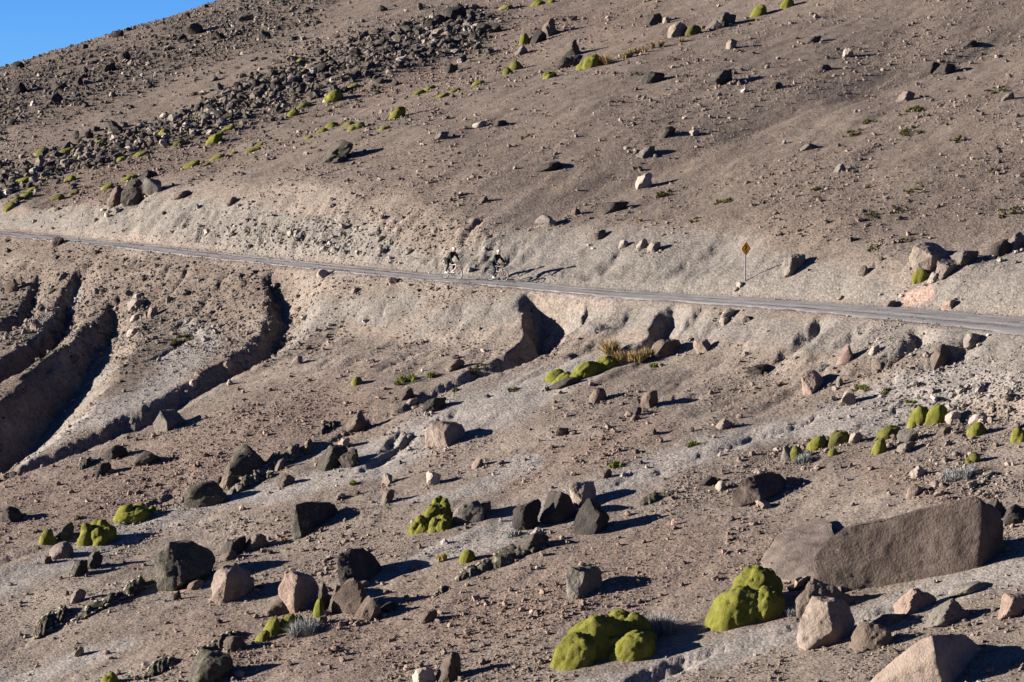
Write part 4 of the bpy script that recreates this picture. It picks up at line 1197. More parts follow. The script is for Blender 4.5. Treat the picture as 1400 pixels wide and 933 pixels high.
for (x, y, w, h, lab, kw) in CUSHIONS:
    kw = dict(kw)
    mm = {'O': OLIVE, 'Y': YGREEN}.get(kw.pop('mat', None), GREEN)
    cushion(x, y, w, h, lab, mat=mm, **kw)
SMALL_C = [(13, 288, 16, 11), (22, 277, 18, 10), (34, 272, 18, 10), (30, 254, 28, 12), (44, 262, 14, 7), (78, 274, 16, 9), (101, 267, 13, 7), (146, 259, 15, 9), (176, 247, 20, 9), (62, 246, 10, 5), (95, 249, 14, 10), (58, 213, 16, 14),
           (88, 212, 20, 10), (100, 222, 14, 8), (135, 199, 18, 8), (192, 214, 20, 8), (166, 221, 13, 8), (245, 200, 14, 10), (256, 178, 10, 8), (312, 179, 16, 8), (261, 230, 22, 11), (280, 228, 14, 6), (297, 218, 18, 9), (318, 212, 12, 6), (346, 208, 18, 7), (228, 200, 8, 6),
           (411, 86, 10, 8), (482, 122, 16, 7), (400, 160, 16, 14), (416, 148, 16, 9), (440, 182, 14, 9), (453, 176, 16, 12), (476, 172, 14, 7), (487, 178, 20, 12), (573, 130, 16, 8), (586, 124, 16, 8), (606, 134, 18, 8), (622, 126, 14, 6), (653, 117, 16, 9), (547, 94, 10, 6), (422, 190, 10, 6), (668, 42, 12, 6), (690, 14, 18, 8), (735, 8, 16, 10), (752, 5, 12, 6), (300, 186, 10, 6), (355, 200, 14, 6), (525, 178, 14, 7), (10, 262, 14, 8), (6, 250, 10, 8)]
for i, (x, y, w, h) in enumerate(SMALL_C):
    cushion(x, y, w * 1.15, h * .8, "small yellow-green cushion plant among stones on the slope above the white bank" if x < 520 else "small yellow-green cushion plant among stones high on the upper slope",
            mat=(YGREEN if i % 3 == 0 else (OLIVE if i % 4 == 1 else GREEN)), lobes=5, amp=.35, depth=.8, rise=.2, group="small cushion plants above the road")

# ------------------------------------------------------------------ withered cushions: a dark hollow body with a pale crusty rim
def dead_cushion(pts, wid, hgt, label, rim='top', seed=1):
    """pts: photo pixels along its length, wid and hgt in photo pixels"""
    P = [at(x, y) for x, y in pts]
    base = P[0]
    s = px_scale(base)
    n = 26 * (len(P) - 1)
    t = np.linspace(0, len(P) - 1, n)
    C = np.stack([np.interp(t, range(len(P)), [p[k] for p in P]) for k in range(3)], 1)
    rng = np.random.default_rng(seed)
    prof = np.sqrt(np.clip(1 - (2 * t / (len(P) - 1) - 1)**4, 0.02, 1)) * (0.75 + 0.35 * fbm(t * 2.3, t * 0 + seed, seed, 3))
    m = 15
    V = []
    for k in range(n):
        for j in range(m):
            a = math.pi * j / (m - 1)
            y = math.cos(a) * wid / s * 3.8 * prof[k]; z = math.sin(a) ** .7 * hgt / s * .85 * prof[k]
            V.append([C[k, 0], C[k, 1] + y, z])
    V = np.array(V)
    nz = fbm3(V * 1.6 + seed, seed, 4) * 0.5 + fbm3(V * 6.0 + seed, seed + 4, 3) * 0.15
    V[:, 2] *= (1 + 0.55 * nz)
    V[:, 1] += 0.18 * hgt / s * fbm3(V * 4 + 9, seed + 8, 3)
    V[:, 0] += 0.18 * hgt / s * fbm3(V * 4 + 19, seed + 9, 3)
    V[:, 2] += ground(V[:, 0], V[:, 1]) - 0.03
    F4 = np.array([[k * m + j, k * m + j + 1, (k + 1) * m + j + 1, (k + 1) * m + j] for k in range(n - 1) for j in range(m - 1)])
    me = tri_mesh("withered_cushion", V - np.array(base), F4, True)
    o = link("withered_cushion", me, None, DEAD)
    o.location = base
    describe(o, label, "dead cushion plant", "withered cushion plants")
    # the crust: broken pale lumps along the rim
    def rim_lumps(jrow, thick):
        VV, FF = [], []
        d, f = ico(2)
        off = 0
        for k in range(1, n - 1):
            if vnoise(np.array([k * 0.31 + seed]), np.array([seed * 1.7 + jrow]), 5)[0] < 0.1:
                continue
            c = V[k * m + jrow] - np.array(base)
            rr = thick / s * (0.55 + 0.6 * rng.random())
            q = d * (1 + 0.35 * fbm3(d * 2.5 + k, seed, 2))[:, None] * np.array([rr * 1.7, rr * 1.3, rr])
            VV.append(q + c + np.array([0, 0, rr * 0.2])); FF.append(f + off); off += len(d)
        if VV:
            me2 = tri_mesh("crust", np.vstack(VV), np.vstack(FF), True)
            c_ = link("crust", me2, o, CRUST)
            c_["label"] = "pale yellowish crust along the withered rim"
            c_["kind"] = "stuff"
    if rim in ('top', 'both'):
        rim_lumps(m // 2 - 1, 1.6)
    if rim in ('low', 'both'):
        rim_lumps(m - 2, 1.4)
    return o
dead_cushion([(44, 871), (62, 858), (82, 846), (95, 842)], 10, 15, "withered cushion with a wide pale crust at its lower end", 'both', 3)
dead_cushion([(98, 852), (125, 836), (160, 820), (190, 806), (212, 797)], 7, 17, "long dark withered cushion with pale rims running up to the broad dark boulder", 'both', 5)
dead_cushion([(268, 903), (290, 888), (315, 874), (335, 868)], 6, 13, "pale-rimmed withered cushion above the dark domed boulder", 'top', 7)
dead_cushion([(195, 928), (215, 915), (240, 905)], 6, 12, "small pale-rimmed withered cushion low on the slope", 'top', 9)
dead_cushion([(622, 795), (650, 780), (680, 768), (720, 752), (765, 744)], 8, 16, "long withered cushion below the dark rock cluster, black inside with a pale rim", 'top', 11)
dead_cushion([(592, 818), (602, 810), (612, 803)], 4, 6, "short pale strip of withered cushion below the long black one", 'top', 13)
dead_cushion([(318, 674), (335, 664), (355, 655), (378, 650)], 6, 14, "grey-white crusted withered cushion below the big dark hump", 'both', 15)
dead_cushion([(362, 636), (385, 628), (410, 618), (430, 610)], 6, 14, "dark withered cushion on the sand uphill of the big dark hump", 'low', 17)
dead_cushion([(108, 640), (122, 634), (138, 628)], 5, 9, "olive-brown withered cushion beside the low black rock", 'top', 19)
dead_cushion([(434, 592), (450, 584), (462, 580)], 6, 9, "brown dry cushion at the edge of the red slope above the sandy hollows", 'none', 21)
dead_cushion([(872, 690), (895, 680), (925, 672)], 5, 6, "thin brown withered cushion on gravel beside the grey stripe", 'none', 23)

# ------------------------------------------------------------------ grass, mats and dry shrubs
def blade_material(name, c0, c1):
    m, nt, b = new_mat(name)
    geo = nd(nt, "ShaderNodeNewGeometry").outputs['Position']
    base = ramp_n(nt, noise_n(nt, geo, 22, 3, 0.6), [(0.35, c0), (0.65, c1)])
    nt.links.new(base, b.inputs['Base Color'])
    b.inputs['Specular IOR Level'].default_value = 0.1
    return m
STRAW = blade_material("dry_straw", (.20, .135, .055), (.36, .27, .13))
YELLOW = blade_material("yellow_grass", (.30, .20, .03), (.45, .33, .07))
MATG = blade_material("mat_leaf", (.060, .068, .018), (.115, .112, .035))
MATB = blade_material("bright_mat_leaf", (.11, .125, .022), (.17, .18, .04))
TWIG = blade_material("grey_twig", (.19, .19, .18), (.33, .335, .33))

def tuft_mesh(name, spots, count, length, spread, width, rng, stiff=0.5):
    V, Fc = [], []
    for _ in range(count):
        sx, sy, sz, k = spots[rng.randrange(len(spots))]
        a = rng.uniform(0, 6.283); lean = abs(rng.gauss(0, spread))
        L = length * k * rng.uniform(.6, 1.1)
        dx, dy = math.cos(a) * math.sin(lean), math.sin(a) * math.sin(lean)
        r0 = rng.uniform(0, .28) * length * k
        bx_, by_ = sx + math.cos(a) * r0 * .6, sy + math.sin(a) * r0 * .6
        b = rng.uniform(0, 6.283)
        wx, wy = math.cos(b) * width, math.sin(b) * width
        up = math.cos(lean)
        i = len(V)
        m1 = (bx_ + dx * L * .5, by_ + dy * L * .5, sz + up * L * .55)
        tp = (bx_ + dx * L * 1.15, by_ + dy * L * 1.15, sz + up * L * (1 - .25 * (1 - stiff)))
        V += [(bx_ - wx, by_ - wy, sz - .03), (bx_ + wx, by_ + wy, sz - .03), (m1[0] + wx * .8, m1[1] + wy * .8, m1[2]), (m1[0] - wx * .8, m1[1] - wy * .8, m1[2]), tp]
        Fc += [(i, i + 1, i + 2), (i, i + 2, i + 3), (i + 3, i + 2, i + 4)]
    return tri_mesh(name, np.array(V), np.array(Fc), False)

def tuft(px, py, w, h, label, mat, cat="grass tuft", name="grass_tuft", count=260, spread=.5, width=.012, group=None, clumps=4, flat=1.0):
    p = at(px, py - h * .1)
    s = px_scale(p)
    rng = random.Random(int(px * 7 + py))
    W, Hh = w / s, h / s
    spots = []
    for _ in range(clumps):
        x = rng.uniform(-.36, .36) * W; y = rng.uniform(-.3, .3) * W * flat
        spots.append((x, y, float(ground(p.x + x, p.y + y)) - p.z, rng.uniform(.7, 1.0)))
    me = tuft_mesh(name, spots, count, Hh, spread, width, rng)
    o = link(name, me, None, mat)
    o.location = p
    describe(o, label, cat, group)
    return o
tuft(834, 486, 28, 27, "dry straw grass tuft uphill of the green cushion strip", STRAW, clumps=5, count=500, width=.016)
tuft(850, 499, 28, 22, "dry brown grass tuft at the end of the green cushion strip", STRAW, clumps=5, count=420, width=.016)
tuft(870, 496, 26, 24, "dry golden grass tuft in the middle of the grass row", STRAW, clumps=4, count=420, width=.016)
tuft(888, 491, 22, 22, "dry grass tuft against the brown rock at the row's end", STRAW, clumps=4, count=380, width=.016)
tuft(606, 769, 18, 17, "small upright yellow grass tuft on grey sand", YELLOW, clumps=2, count=260, spread=.25)
tuft(393, 740, 8, 7, "tiny yellow grass tuft at the foot of the wide dark grey boulder", YELLOW, clumps=1, count=90)
tuft(830, 90, 22, 18, "dry straw grass next to the bright cushion on the upper slope", STRAW, clumps=4, count=300, width=.025, group="dry grass on the upper slope")
tuft(855, 82, 18, 14, "dry straw grass tuft, second along the grassy line up the slope", STRAW, clumps=3, count=260, width=.025, group="dry grass on the upper slope")
tuft(874, 74, 22, 11, "low dry straw grass in the middle of the grassy line up the slope", STRAW, clumps=4, count=260, width=.025, group="dry grass on the upper slope")
tuft(900, 66, 24, 12, "dry straw grass near the tan rock high on the slope", STRAW, clumps=4, count=260, width=.025, group="dry grass on the upper slope")
tuft(925, 60, 18, 9, "low dry straw grass under the olive cushion high on the slope", STRAW, clumps=4, count=220, width=.025, group="dry grass on the upper slope")
tuft(876, 304, 9, 9, "small yellow grass tuft on the slope above the pair of pale stones", YELLOW, clumps=1, count=90, width=.02)

MATS = [(1243, 182, 40, 9), (1165, 184, 32, 8), (1190, 168, 22, 7), (1250, 152, 30, 9), (1306, 194, 26, 8), (1360, 126, 40, 6), (1358, 234, 16, 5), (1116, 260, 18, 6), (1250, 262, 34, 7), (1230, 288, 30, 6), (1190, 297, 26, 6), (1380, 292, 40, 8), (1195, 341, 22, 6), (1240, 330, 20, 5),
        (907, 267, 24, 10), (988, 278, 28, 9), (950, 302, 20, 5), (838, 140, 10, 5), (870, 102, 20, 4), (720, 188, 24, 5)]
for (x, y, w, h) in MATS:
    tuft(x, y, w * 1.1, h * .7, "low green mat plant spread flat on the bare brown slope above the road", MATG, cat="mat plant", name="mat_plant", count=int(60 + w * 9), spread=.9, width=.035, group="low mat plants above the road", clumps=14, flat=1.6)
for (x, y, w, h, lab, mm) in [(555, 522, 36, 12, "green mat plant on red gravel by the rill's head", MATB), (590, 516, 14, 9, "small green tuft beside the mat by the rill's head", MATB), (1170, 538, 36, 10, "bright green mat beside the upright pinkish boulder", MATB), (1212, 537, 18, 8, "dark green mat uphill of the bright one", MATG),
                         (946, 611, 13, 10, "single green tuft on the grey sand stripe", MATB), (842, 639, 17, 10, "green tuft above the grey sand stripe near the round stone", MATB), (483, 663, 12, 8, "small green tuft on red gravel below the sandy rill", MATB), (980, 660, 14, 6, "green sprig between the flat dark stone and the pale one", MATB),
                         (895, 502, 14, 8, "bright green tuft under the dry grass row", MATB), (248, 470, 44, 8, "sparse green mat on the smooth slope between the gullies", MATG), (106, 709, 14, 5, "small flat green mat on red gravel", MATB), (650, 510, 26, 6, "thin green mat along the rill below the road gully", MATG),
                         (1250, 552, 30, 5, "faint green mat on pale gravel uphill of the green pair", MATB), (700, 535, 20, 5, "thin green mat on pale sand", MATG), (622, 535, 10, 6, "tiny green tuft on the pale sand below the rill", MATB)]:
    tuft(x, y, w, h, lab, mm, cat="mat plant", name="mat_plant", count=int(80 + w * 10), spread=.85, width=.022, group="green mats and tufts below the road", clumps=12, flat=1.4)
for (x, y, w, h, lab, c) in [(898, 868, 56, 34, "grey-white dry shrub beside the big lumpy cushion", 1500), (412, 870, 44, 28, "grey-white dry shrub below the pinkish split boulder", 1000), (1086, 842, 30, 16, "pale grey dry shrub under the tan sloping rock", 500), (1312, 655, 56, 18, "pale grey dry shrub on gravel above the huge slab", 900),
                             (1098, 634, 24, 18, "grey dry shrub at the lower end of the cushion row", 500), (1125, 505, 16, 8, "small grey-green dry shrub near the upright pinkish boulder", 240), (700, 735, 20, 12, "pale grey dry shrub at the downhill end of the dark cluster", 300),
                             (820, 452, 20, 10, "small grey-green dry shrub below the road, near the dry grass", 240), (1310, 655, 10, 6, "wisp of grey twigs beside the dry shrub above the slab", 80)]:
    tuft(x, y, w, h, lab, TWIG, cat="dry shrub", name="dry_shrub", count=c, spread=.75, width=.012, group="grey dry shrubs", clumps=16, flat=1.1)

# ------------------------------------------------------------------ gravel and rubble too small and too many to pick apart
def scatter_group(name, mat, variants, squash):
    ng = bpy.data.node_groups.new(name, 'GeometryNodeTree')
    ng.interface.new_socket("Geometry", in_out='INPUT', socket_type='NodeSocketGeometry')
    ng.interface.new_socket("Geometry", in_out='OUTPUT', socket_type='NodeSocketGeometry')
    N, L = ng.nodes, ng.links
    gi, go = N.new("NodeGroupInput"), N.new("NodeGroupOutput")
    join = N.new("GeometryNodeJoinGeometry")
    for k in range(variants):
        ic = N.new("GeometryNodeMeshIcoSphere"); ic.inputs['Radius'].default_value = 0.5; ic.inputs['Subdivisions'].default_value = 2
        sp = N.new("GeometryNodeSetPosition")
        nz = N.new("ShaderNodeTexNoise"); nz.noise_dimensions = '4D'
        nz.inputs['Scale'].default_value = 2.4; nz.inputs['W'].default_value = k * 3.7; nz.inputs['Detail'].default_value = 2.0
        sub = N.new("ShaderNodeVectorMath"); sub.operation = 'SUBTRACT'; sub.inputs[1].default_value = (.5, .5, .5)
        mul = N.new("ShaderNodeVectorMath"); mul.operation = 'MULTIPLY'; mul.inputs[1].default_value = (1.25, 1.25, 1.0)
        L.new(nz.outputs['Color'], sub.inputs[0]); L.new(sub.outputs[0], mul.inputs[0]); L.new(mul.outputs[0], sp.inputs['Offset'])
        L.new(ic.outputs[0], sp.inputs['Geometry'])
        tr = N.new("GeometryNodeTransform"); tr.inputs['Scale'].default_value = (1.0, .8 + .08 * (k % 3), squash)
        L.new(sp.outputs[0], tr.inputs['Geometry'])
        sm = N.new("GeometryNodeSetMaterial"); sm.inputs['Material'].default_value = mat
        L.new(tr.outputs[0], sm.inputs['Geometry'])
        g2 = N.new("GeometryNodeGeometryToInstance")
        L.new(sm.outputs[0], g2.inputs[0]); L.new(g2.outputs[0], join.inputs[0])
    def attr(nm, typ):
        a = N.new("GeometryNodeInputNamedAttribute"); a.data_type = typ; a.inputs['Name'].default_value = nm
        return a.outputs['Attribute']
    ip = N.new("GeometryNodeInstanceOnPoints")
    L.new(gi.outputs[0], ip.inputs['Points']); L.new(join.outputs[0], ip.inputs['Instance'])
    ip.inputs['Pick Instance'].default_value = True
    L.new(attr("pick", 'INT'), ip.inputs['Instance Index'])
    L.new(attr("turn", 'FLOAT_VECTOR'), ip.inputs['Rotation'])
    L.new(attr("size", 'FLOAT_VECTOR'), ip.inputs['Scale'])
    L.new(ip.outputs[0], go.inputs[0])
    return ng

def gravel_material(name):
    m, nt, b = new_mat(name)
    t = nd(nt, "ShaderNodeAttribute", attribute_name="tint", attribute_type='INSTANCER')
    geo = nd(nt, "ShaderNodeNewGeometry").outputs['Position']
    base = mix_n(nt, 1.0, t.outputs['Color'], ramp_n(nt, noise_n(nt, geo, 12, 4, .7), [(0.3, (.75, .75, .75)), (0.7, (1.25, 1.25, 1.25))]), 'MULTIPLY')
    nt.links.new(base, b.inputs['Base Color'])
    b.inputs['Specular IOR Level'].default_value = 0.1
    return m
GRAVEL_M = gravel_material("loose_gravel")

def scatter(name, X, Y, size, tint, label, squash=.75, sinkf=.18, seed=1):
    rng = np.random.default_rng(seed)
    n = len(X)
    Z = ground(X, Y) + size * (.5 * squash - sinkf)
    me = bpy.data.meshes.new(name)
    me.vertices.add(n)
    me.vertices.foreach_set('co', np.stack([X, Y, Z], 1).astype(np.float32).ravel())
    sv = size[:, None] * rng.uniform(.75, 1.25, (n, 3))
    for nm, typ, val in (("size", 'FLOAT_VECTOR', sv), ("turn", 'FLOAT_VECTOR', np.stack([rng.normal(0, .35, n), rng.normal(0, .35, n), rng.uniform(0, 6.28, n)], 1))):
        a = me.attributes.new(nm, typ, 'POINT'); a.data.foreach_set('vector', val.astype(np.float32).ravel())
    a = me.attributes.new("pick", 'INT', 'POINT'); a.data.foreach_set('value', rng.integers(0, 8, n).astype(np.int32))
    set_color_attr(me, "tint", np.concatenate([tint, np.ones((n, 1))], 1))
    o = link(name, me, None, GRAVEL_M, kind="stuff")
    o["label"] = label
    md = o.modifiers.new("scatter", 'NODES')
    md.node_group = scatter_group(name + "_nodes", GRAVEL_M, 8, squash)
    return o

def wedge_points(n, y0, y1, rng, half=0.166):
    """even over the ground inside the strip of slope in view"""
    y = np.sqrt(rng.uniform(y0 * y0, y1 * y1, n))
    return rng.uniform(-half, half, n) * y, y

def gravel_tint(g, p, k, r, d, n, rng, fn):
    base = np.array([.21, .165, .135])
    c = np.repeat(base[None, :], n, 0)
    def mx(w, col):
        nonlocal c
        c = c * (1 - w[:, None]) + np.array(col)[None, :] * w[:, None]
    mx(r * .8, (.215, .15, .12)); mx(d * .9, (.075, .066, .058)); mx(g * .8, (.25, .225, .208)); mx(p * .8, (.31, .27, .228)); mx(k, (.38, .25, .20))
    u = rng.random(n)
    c = c * rng.uniform(.6, 1.18, n)[:, None]
    c = c * (1 - .5 * fn[:, None]) + .5 * fn[:, None] * np.array([.205, .182, .158])
    c = np.where((u < .10)[:, None], c * .5, c)
    c = np.where((u > .93)[:, None], np.minimum(c * 1.5, .5), c)
    return c

rng = np.random.default_rng(11)
NS = 930000
X, Y = wedge_points(NS, 134, 415, rng)
size = 0.05 * (1 - rng.random(NS)) ** (-1 / 2.7)
size = np.minimum(size, 0.34)
g_, p_, k_, r_, d_ = ground_masks(X, Y, ground(X, Y))
clump = fbm(X / 4.0, Y / 7.0, 511, 4); fine_c = fbm(X / 1.2, Y / 1.8, 523, 2)
dens = np.clip(.36 + .85 * clump + .35 * fine_c, .04, 1.1) * (1 - .62 * g_) * (1 - .45 * p_) + .2 * r_ + .35 * d_
s_, yf_ = road_coords(X, Y)
w_ = np.interp(yf_, _t, DW) * .5
rpx = np.interp(yf_, _t, DPX)
on_road = np.abs(s_) < w_ + .1
# rubble fans: under the road's left half among the gullies, on the rough cut bank and on the pale apron
ppx, ppy = project(X, Y, ground(X, Y))
fan = np.exp(-((ppx - 300) / 190)**2 - ((ppy - 420) / 65)**2) + np.exp(-((ppx - 60) / 110)**2 - ((ppy - 420) / 60)**2) + 1.7 * np.exp(-((ppx - 430) / 190)**2 - ((ppy - 325) / 32)**2) + 1.2 * np.exp(-((ppx - 1330) / 130)**2 - ((ppy - 540) / 45)**2) + .8 * np.exp(-((ppx - 1330) / 90)**2 - ((ppy - 660) / 22)**2)
smooth_b = np.exp(-((ppx - 880) / 230)**2 - ((ppy - 360) / 38)**2) + np.exp(-((ppx - 1330) / 130)**2 - ((ppy - 395) / 26)**2)
dens = np.clip(dens + .8 * fan - .8 * smooth_b, .02, 1.3)
size = size * (1 + .55 * np.clip(fan, 0, 1))
big_enough = size * F / Y > 1.0
on_road = (np.abs(s_) < w_ + .5) & (size > .14) | on_road & (rng.random(NS) > .10 + .35 * sstep(w_ * .55, w_, np.abs(s_)))
keep = (rng.random(NS) < dens * np.interp(Y, [140, 185, 225, 300], [1.2, .9, .5, .42])) & big_enough & ~on_road
X, Y, size = X[keep], Y[keep], size[keep]
fx = np.clip(fan[keep], 0, 1)
# broken pieces lying round the foot of every boulder
ex, ey, es = [], [], []
for bx0, by0, bw0, _k0 in BOULDER_AT:
    if bw0 * F / by0 < 12:
        continue
    m_ = int(np.clip(bw0 * 12, 6, 26))
    aa = rng.uniform(0, 6.283, m_); rr = bw0 * rng.uniform(.42, 1.05, m_)
    ex.append(bx0 + rr * np.cos(aa)); ey.append(by0 + rr * np.sin(aa) * .8 - .1 * bw0); es.append(np.minimum(.06 * (1 - rng.random(m_)) ** (-1 / 2.0), .26 * bw0))
ex, ey, es = np.concatenate(ex), np.concatenate(ey), np.concatenate(es)
eg = ground_masks(ex, ey, ground(ex, ey))
m_k = [np.concatenate([a_[keep], b_]) for a_, b_ in zip((g_, p_, k_, r_, d_), eg)]
X, Y, size = np.concatenate([X, ex]), np.concatenate([Y, ey]), np.concatenate([size, es])
fx = np.concatenate([fx, ex * 0])
tint = gravel_tint(*m_k, len(X), rng, fx)
scatter("gravel", X, Y, size, tint, "loose volcanic gravel strewn all over the slope", seed=21)

# rubble of the dark rock bands across the upper slope
def rubble(lines, n, spread, smin_, smax_, seed, pw=1.6):
    r = random.Random(seed)
    out = []
    for _ in range(n):
        x, y = band_point2(lines, spread, r)
        if y > 5 + max(0, (300 - x) * .29) or x > 310:
            out.append((x, y, smin_ * (1 - r.random() * (1 - (smin_ / smax_)**pw)) ** (-1 / pw)))
    return out
def band_point2(pts, spread, r):
    k = r.random() * (len(pts) - 1); i = int(k); f = k - i
    return (pts[i][0] + (pts[i + 1][0] - pts[i][0]) * f + r.gauss(0, spread * 1.5), pts[i][1] + (pts[i + 1][1] - pts[i][1]) * f + r.gauss(0, spread) * (pts[i][2] + (pts[i + 1][2] - pts[i][2]) * f))

_ys = TY[(TY > 131) & (TY < 520)]
def at_many(px, py):
    px = np.asarray(px, float); py = np.asarray(py, float)
    sx, sz = ray(px, py)
    hit = np.full(len(px), np.nan)
    for a in range(0, len(px), 2000):
        s1, s2 = sx[a:a + 2000, None], sz[a:a + 2000, None]
        yy = np.repeat(_ys[None, ::3], len(s1), 0)
        f = ground(s1 * yy, yy) - s2 * yy
        i = np.argmax(f > 0, 1)
        r = np.arange(len(s1))
        ok = (f[r, i] > 0) & (i > 0)
        j = np.maximum(i - 1, 0)
        y = yy[r, j] + (yy[r, i] - yy[r, j]) * f[r, j] / np.where(ok, f[r, j] - f[r, i], 1)
        hit[a:a + 2000] = np.where(ok, y, np.nan)
    return sx * hit, hit
R = rubble(BAND, 3100, 12, .2, .95, 5, 1.4) + rubble(TOP_BAND, 3200, 15, .14, .6, 6)
R += rubble([(700, 60, 1), (500, 122, 1.6), (300, 190, 1.8), (60, 262, 1.2)], 700, 20, .13, .4, 8)
Rp = np.array(R)
xx, yy = at_many(Rp[:, 0], Rp[:, 1])
ok = ~np.isnan(xx)
xx, yy, sz_ = xx[ok], yy[ok], Rp[ok, 2]
rng = np.random.default_rng(31)
u = rng.random(len(xx))
tint = np.where((u < .62)[:, None], np.array([[.075, .064, .054]]), np.where((u < .88)[:, None], np.array([[.14, .113, .092]]), np.array([[.25, .215, .18]]))) * rng.uniform(.7, 1.3, len(xx))[:, None]
scatter("rock_rubble", xx, yy, sz_, tint, "dark broken lava rubble in bands across the upper slope", squash=.72, sinkf=.22, seed=23)

# ------------------------------------------------------------------ riders, bicycles and the road sign
def plain(name, c, rough=.6, metal=0.0, spec=.3):
    m, nt, b = new_mat(name)
    geo = nd(nt, "ShaderNodeTexCoord").outputs['Object']
    n = noise_n(nt, geo, 9, 3, .6)
    base = ramp_n(nt, n, [(0.3, tuple(v * .85 for v in c)), (0.7, tuple(v * 1.12 for v in c))])
    nt.links.new(base, b.inputs['Base Color'])
    b.inputs['Roughness'].default_value = rough
    b.inputs['Metallic'].default_value = metal
    b.inputs['Specular IOR Level'].default_value = spec
    return m
RUBBER = plain("tyre_rubber", (.03, .03, .03), .8)
ALLOY = plain("alloy", (.20, .20, .195), .5, .2)
BLACKP = plain("black_parts", (.025, .025, .027), .5)
WHITEP = plain("white_paint", (.42, .42, .41), .35, 0, .5)
SILVERP = plain("silver_paint", (.17, .175, .19), .35, .3, .5)
REDP = plain("red_paint", (.55, .10, .08), .4, 0, .5)
ORANGEP = plain("orange_paint", (.50, .17, .06), .4, 0, .5)
SKIN = plain("skin", (.42, .25, .17), .6)
HELMET = plain("white_helmet", (.62, .61, .57), .35, 0, .5)
SHOE = plain("pale_shoe", (.60, .60, .58), .6)
STEEL = plain("sign_steel", (.20, .19, .20), .5, .5)

def cyl(bm, p0, p1, r0, r1=None, seg=8):
    p0 = Vector(p0); p1 = Vector(p1); r1 = r0 if r1 is None else r1
    d = (p1 - p0).normalized()
    a = d.orthogonal().normalized(); b = d.cross(a)
    R0 = [bm.verts.new(p0 + (a * math.cos(t) + b * math.sin(t)) * r0) for t in [6.28319 * k / seg for k in range(seg)]]
    R1 = [bm.verts.new(p1 + (a * math.cos(t) + b * math.sin(t)) * r1) for t in [6.28319 * k / seg for k in range(seg)]]
    for k in range(seg):
        bm.faces.new((R0[k], R0[(k + 1) % seg], R1[(k + 1) % seg], R1[k]))
    bm.faces.new(R0[::-1]); bm.faces.new(R1)

def path(bm, pts, r, seg=8):
    for p, q in zip(pts[:-1], pts[1:]):
        cyl(bm, p, q, r, r, seg)

def ring(bm, c, R, r, n=32, m=8, flat=1.0):
    """a torus in the bicycle's own plane (x, z)"""
    G = []
    for i in range(n):
        a = 6.28319 * i / n
        G.append([bm.verts.new((c[0] + (R + r * math.cos(t)) * math.cos(a), c[1] + r * flat * math.sin(t), c[2] + (R + r * math.cos(t)) * math.sin(a))) for t in [6.28319 * j / m for j in range(m)]])
    for i in range(n):
        for j in range(m):
            bm.faces.new((G[i][j], G[(i + 1) % n][j], G[(i + 1) % n][(j + 1) % m], G[i][(j + 1) % m]))

def emit(name, bm, mat, parent, smooth=True, label=None):
    bmesh.ops.recalc_face_normals(bm, faces=bm.faces)
    me = bpy.data.meshes.new(name)
    bm.to_mesh(me); bm.free()
    if smooth:
        me.polygons.foreach_set('use_smooth', np.ones(len(me.polygons), bool)); me.set_sharp_from_angle(angle=rad(40))
    o = link(name, me, parent, mat)
    if label:
        o["label"] = label
    return o

def thing(name, label, cat, group=None):
    e = bpy.data.objects.new(name, None)
    e.empty_display_size = .3
    COL.objects.link(e)
    describe(e, label, cat, group)
    return e

